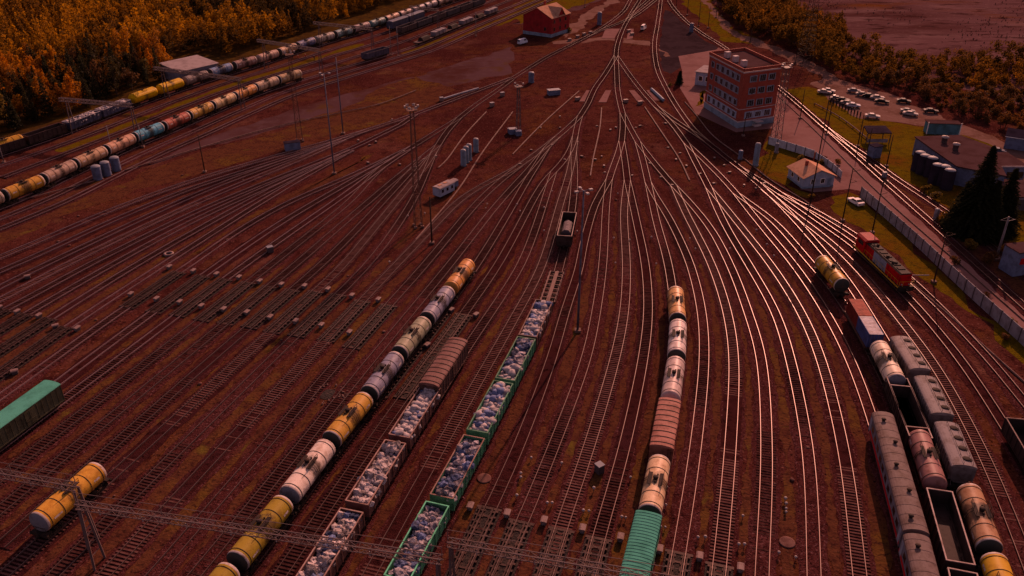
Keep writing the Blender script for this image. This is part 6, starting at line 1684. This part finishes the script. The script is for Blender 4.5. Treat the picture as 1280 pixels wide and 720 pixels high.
STV, STF, STM = [], [], []
import numpy as np
tmpl = {}
for i, (kind, cm, tm, (vs, fs)) in enumerate(VAR): tmpl[i] = np.array(vs[:4 * 230] if kind != 'bush' else vs[:4 * 120], dtype=np.float32).reshape(-1, 4, 3)
parts = []; side = []
for c in cand:
    cl = clump(c[0], c[1])
    if c[2] == 'w':
        if rt.random() < .06 : continue
        vi = rt.choice((0, 1, 2, 3, 0, 1, 2, 4, 5, 6)); k = rt.choice((.6, .8, .95, 1.1, 1.25)) * rt.uniform(.92, 1.08)
        gold = cl + rt.uniform(-.45, .45) > -.12
        if not gold and rt.random() < .6: vi = rt.choice((10, 11)); k *= .95  # dark conifers added to read as shaded gaps between the clumps
        colr = rt.choice(GOLD) if gold else rt.choice(OLV[2:] + BRN[2:] + [(.05, .04, .015), (.035, .03, .012), (.045, .032, .012)]) if vi < 10 else rt.choice(((.03, .03, .012), (.022, .024, .01), (.04, .034, .012)))  # tones away from gold are darkened, painting shade between clumps
    else:
        if rt.random() < .06: continue
        far = c[1] / max(c[0], 1) > 2.6
        vi = rt.choice((4, 5, 6, 0, 2, 0, 2)) if far else rt.choice((4, 6, 7, 8, 9, 7, 8)); k = rt.uniform(.75, 1.05) if far else rt.uniform(.6, .95)
        gold = cl + rt.uniform(-.7, .7) > (.2 if far else .7)
        colr = rt.choice(BRN + GOLD[3:5] + ([GOLD[2]] if far else [])) if gold else rt.choice([BRN[0], BRN[1], BRN[2], (.1, .048, .015), (.075, .036, .013), (.15, .06, .015)])
    kind, cm, tm, _ = VAR[vi]
    if c in solo:
        key = ('con' if kind == 'conifer' else 'gold' if gold else 'olive') if c[2] == 'w' else ('eg' if gold else 'eo')
        o = empty({'birch': 'birch_tree', 'conifer': 'conifer_tree'}.get(kind, 'broadleaf_tree'), (c[0], c[1], 0), rt.uniform(0, 6.28), NM[key], 'tree', NM[key].replace('tree', 'trees').replace('birch', 'birches'))
        o.scale = (k, k, k)
        jt = rt.uniform(.8, 1.15)
        link('crown', cm, o, tuple(q * jt for q in colr)); link('trunk', tm, o)
    else:
        a = rt.uniform(0, 6.28); cs, sn = math.cos(a), math.sin(a)
        t = tmpl[vi] * np.float32(k * 1.06)
        ctr = t.mean(axis=1, keepdims=True); t = ctr + (t - ctr) * np.float32(1.5)
        q = np.empty_like(t); q[..., 0] = t[..., 0] * cs - t[..., 1] * sn + c[0]; q[..., 1] = t[..., 0] * sn + t[..., 1] * cs + c[1]; q[..., 2] = t[..., 2]
        parts.append(q); side.append(np.full(len(q), 1 if c[2] == 'e' else 0, dtype=np.int32))
arr = np.concatenate(parts).reshape(-1, 3); nq = len(arr) // 4
me = bpy.data.meshes.new('forest'); me.vertices.add(len(arr)); me.vertices.foreach_set('co', arr.ravel())
me.loops.add(nq * 4); me.loops.foreach_set('vertex_index', np.arange(nq * 4, dtype=np.int32))
me.polygons.add(nq); me.polygons.foreach_set('loop_start', np.arange(0, nq * 4, 4, dtype=np.int32)); me.polygons.foreach_set('loop_total', np.full(nq, 4, dtype=np.int32))
me.materials.append(M['copse']); me.materials.append(M['copse_brown']); me.polygons.foreach_set('material_index', np.concatenate(side)); me.update(calc_edges=True)
o = link('forest', me); tag(o, 'deep autumn forest behind the first trees on both sides of the yard', 'forest', kind='stuff')
print('forest quads', nq)
# spruces
def spruce(px, py_top, label, seed, r0):
    w = G(*px); h = height_at(w, py_top); r = random.Random(seed)
    o = empty('spruce_tree', w, r.uniform(0, 6), label, 'tree')
    t = MB(); t.tube((0, 0, 0), (0, 0, h), .28, 8, 0, .03); t.build('trunk', 'bark', o)
    b = MB(); z = .8
    while z < h - .2:
        f = 1 - z / h; R_ = r0 * f ** .85 * r.uniform(.8, 1.1) + .15
        nb = int(11 + 15 * f)
        for k in range(nb):
            a = 2 * PI * k / nb + r.uniform(-.25, .25); ln = R_ * r.uniform(.75, 1.12); d = Vector((math.cos(a), math.sin(a), 0)); s = Vector((-d.y, d.x, 0))
            m = max(3, int(ln / .35))
            for j in range(m):
                u = (j + .6) / m; c = d * (ln * u) + Vector((0, 0, z - .32 * ln * u * u + r.uniform(-.12, .12))); wd = .32 + .36 * (1 - u) * f
                tilt = Vector((0, 0, r.uniform(-.25, .1)))
                o_ = len(b.v)
                b.v += [tuple(c - d * .3), tuple(c + s * wd + tilt), tuple(c + d * .38 - Vector((0, 0, .14))), tuple(c - s * wd + tilt)]
                b.f.append((o_, o_ + 1, o_ + 2, o_ + 3)); b.m.append(0); b.sm.append(False)
        z += .34 + .08 * f
    b.build('crown', 'needle', o)
spruce((1212,292), 181, 'tall dark spruce in front of the workshop', 1, 6.6); spruce((1247,290), 209, 'shorter dark spruce beside the tall one', 2, 4.8); spruce((1196,286), 226, 'low dark spruce leaning into the tall one on the silo side', 4, 4.4); spruce((1229,298), 225, 'low dark spruce between the two taller ones', 5, 4.6)
spruce((849,105), 88, 'small dark spruce by the pale yard of the office', 3, 1.6)
# bushes along the fence and yard edges
for i, (px, vi, k, c, lb) in enumerate((((1228,378), 7, .8, BRN[1], 'rust leaved bush at the foot of the concrete fence'), ((1262,410), 8, .7, OLV[0], 'olive bush at the foot of the concrete fence'), ((1255,425), 9, .5, BRN[0], 'small brown bush under the concrete fence'),
        ((1212,312), 8, 1.0, OLV[0], 'olive bush in the spruce shade'), ((1238,328), 9, 1.0, BRN[0], 'brown bush by the thick grey pole'), ((1258,318), 7, 1.0, GOLD[3], 'amber bush next to the blue and red cabin'), ((1180,276), 7, .8, OLV[1], 'low olive bush at the edge of the spruce shade'),
        ((710,40), 8, .9, OLV[2], 'dark bush at the corner of the red house'), ((1015,248), 9, .5, OLV[1], 'low bush in front of the small house'), ((1025,206), 7, .6, OLV[0], 'bush along the short pale fence'), ((1000,200), 8, .6, OLV[0], 'bush behind the small house'), ((1046,205), 9, .6, OLV[3], 'small bush at the bend of the short fence'),
        ((1192,330), 8, .7, BRN[2], 'brown bush among the weeds beside the outer line'), ((1170,250), 9, .9, OLV[2], 'dark bush below the silos'), ((1158,240), 8, .8, OLV[2], 'dark bush before the first silo'), ((1250,206), 7, 1.0, BRN[0], 'brown bush next to the dark blue car'), ((838,108), 7, .5, OLV[2], 'dark shrub on the office lawn'))):
    kind, cm, tm, _ = VAR[vi]
    o = empty('shrub', G(*px), i * 1.3, lb, 'shrub'); o.scale = (k, k, k * .9); link('crown', cm, o, c); link('trunk', tm, o)
# heath scrub: far off uncounted low bushes
rs = random.Random(77); hv = []
PX_H = [(985,-60), (985,8), (1020,32), (1060,48), (1110,74), (1200,78), (1320,80), (1500,120), (1500,-60)]
PH = [G(*p) for p in PX_H]; PH = [(p.x, p.y) for p in PH]
for i in range(26000):
    q = (rs.uniform(120, 760), rs.uniform(280, 900))
    if not inside(q, PH): continue
    if math.sin(q[0] * .05) * math.sin(q[1] * .043 + 1) + .5 * math.sin(q[0] * .13 - q[1] * .1) + rs.uniform(-.6, .6) < .15: continue
    t = tmpl[7 + i % 3][:26] * np.float32(rs.uniform(.12, .26)); ctr = t.mean(axis=1, keepdims=True); t = ctr + (t - ctr) * np.float32(2.0)
    q3 = t + np.array([q[0], q[1], -.1], dtype=np.float32); hv.append(q3)
arr = np.concatenate(hv).reshape(-1, 3); nq = len(arr) // 4
me = bpy.data.meshes.new('undergrowth'); me.vertices.add(len(arr)); me.vertices.foreach_set('co', arr.astype(np.float32).ravel())
me.loops.add(nq * 4); me.loops.foreach_set('vertex_index', np.arange(nq * 4, dtype=np.int32))
me.polygons.add(nq); me.polygons.foreach_set('loop_start', np.arange(0, nq * 4, 4, dtype=np.int32)); me.polygons.foreach_set('loop_total', np.full(nq, 4, dtype=np.int32))
M['scrub'] = mat('heath scrub', (.06, .022, .017), .9, spec=.05, layers=[(.06, (.1, .045, .036), .45, .62), (.03, (.1, .035, .012), .55, .66)])
me.materials.append(M['scrub']); me.update(calc_edges=True)
tag(link('undergrowth', me), 'low brown scrub spread over the heath', 'scrub', kind='stuff')
# ------------------------------------------------------------------ light, sky, camera
w = bpy.data.worlds.new('World'); S.world = w; w.use_nodes = True
nt = w.node_tree; bg = nt.nodes['Background']
SUN_EL, SUN_AZ = math.radians(27), math.radians(22)      # azimuth measured from +Y towards +X
sky = nt.nodes.new('ShaderNodeTexSky'); sky.sky_type = 'NISHITA'; sky.sun_disc = False
sky.sun_elevation = SUN_EL; sky.sun_rotation = SUN_AZ; sky.altitude = 100; sky.dust_density = 2.0
nt.links.new(sky.outputs[0], bg.inputs[0]); bg.inputs[1].default_value = .1
sl = bpy.data.lights.new('sun', 'SUN'); sl.energy = 3.9; sl.angle = math.radians(.5); sl.color = (1, .86, .7)
so = bpy.data.objects.new('sun', sl); COL.objects.link(so)
d = Vector((math.sin(SUN_AZ) * math.cos(SUN_EL), math.cos(SUN_AZ) * math.cos(SUN_EL), math.sin(SUN_EL)))
so.rotation_euler = d.to_track_quat('Z', 'Y').to_euler()
cam = bpy.data.cameras.new('camera'); cam.sensor_width = 36; cam.lens = FOC / 1280 * 36; cam.clip_end = 6000; cam.clip_start = .5
co = bpy.data.objects.new('camera', cam); COL.objects.link(co); co.location = (0, 0, CAM_H); co.rotation_euler = (PI / 2 - PITCH, 0, 0)
S.camera = co
vs_ = S.view_settings; vs_.view_transform = 'Standard'; vs_.look = 'None'; vs_.gamma = 1; vs_.use_curve_mapping = False
vs_.exposure = EXPOSURE = -.12
vs_.use_white_balance = True; vs_.white_balance_temperature = 11500; vs_.white_balance_tint = 85
S.cycles.max_bounces = 5; S.cycles.diffuse_bounces = 2; S.cycles.glossy_bounces = 2; S.cycles.use_denoising = True
S.render.resolution_x, S.render.resolution_y = 1024, 576
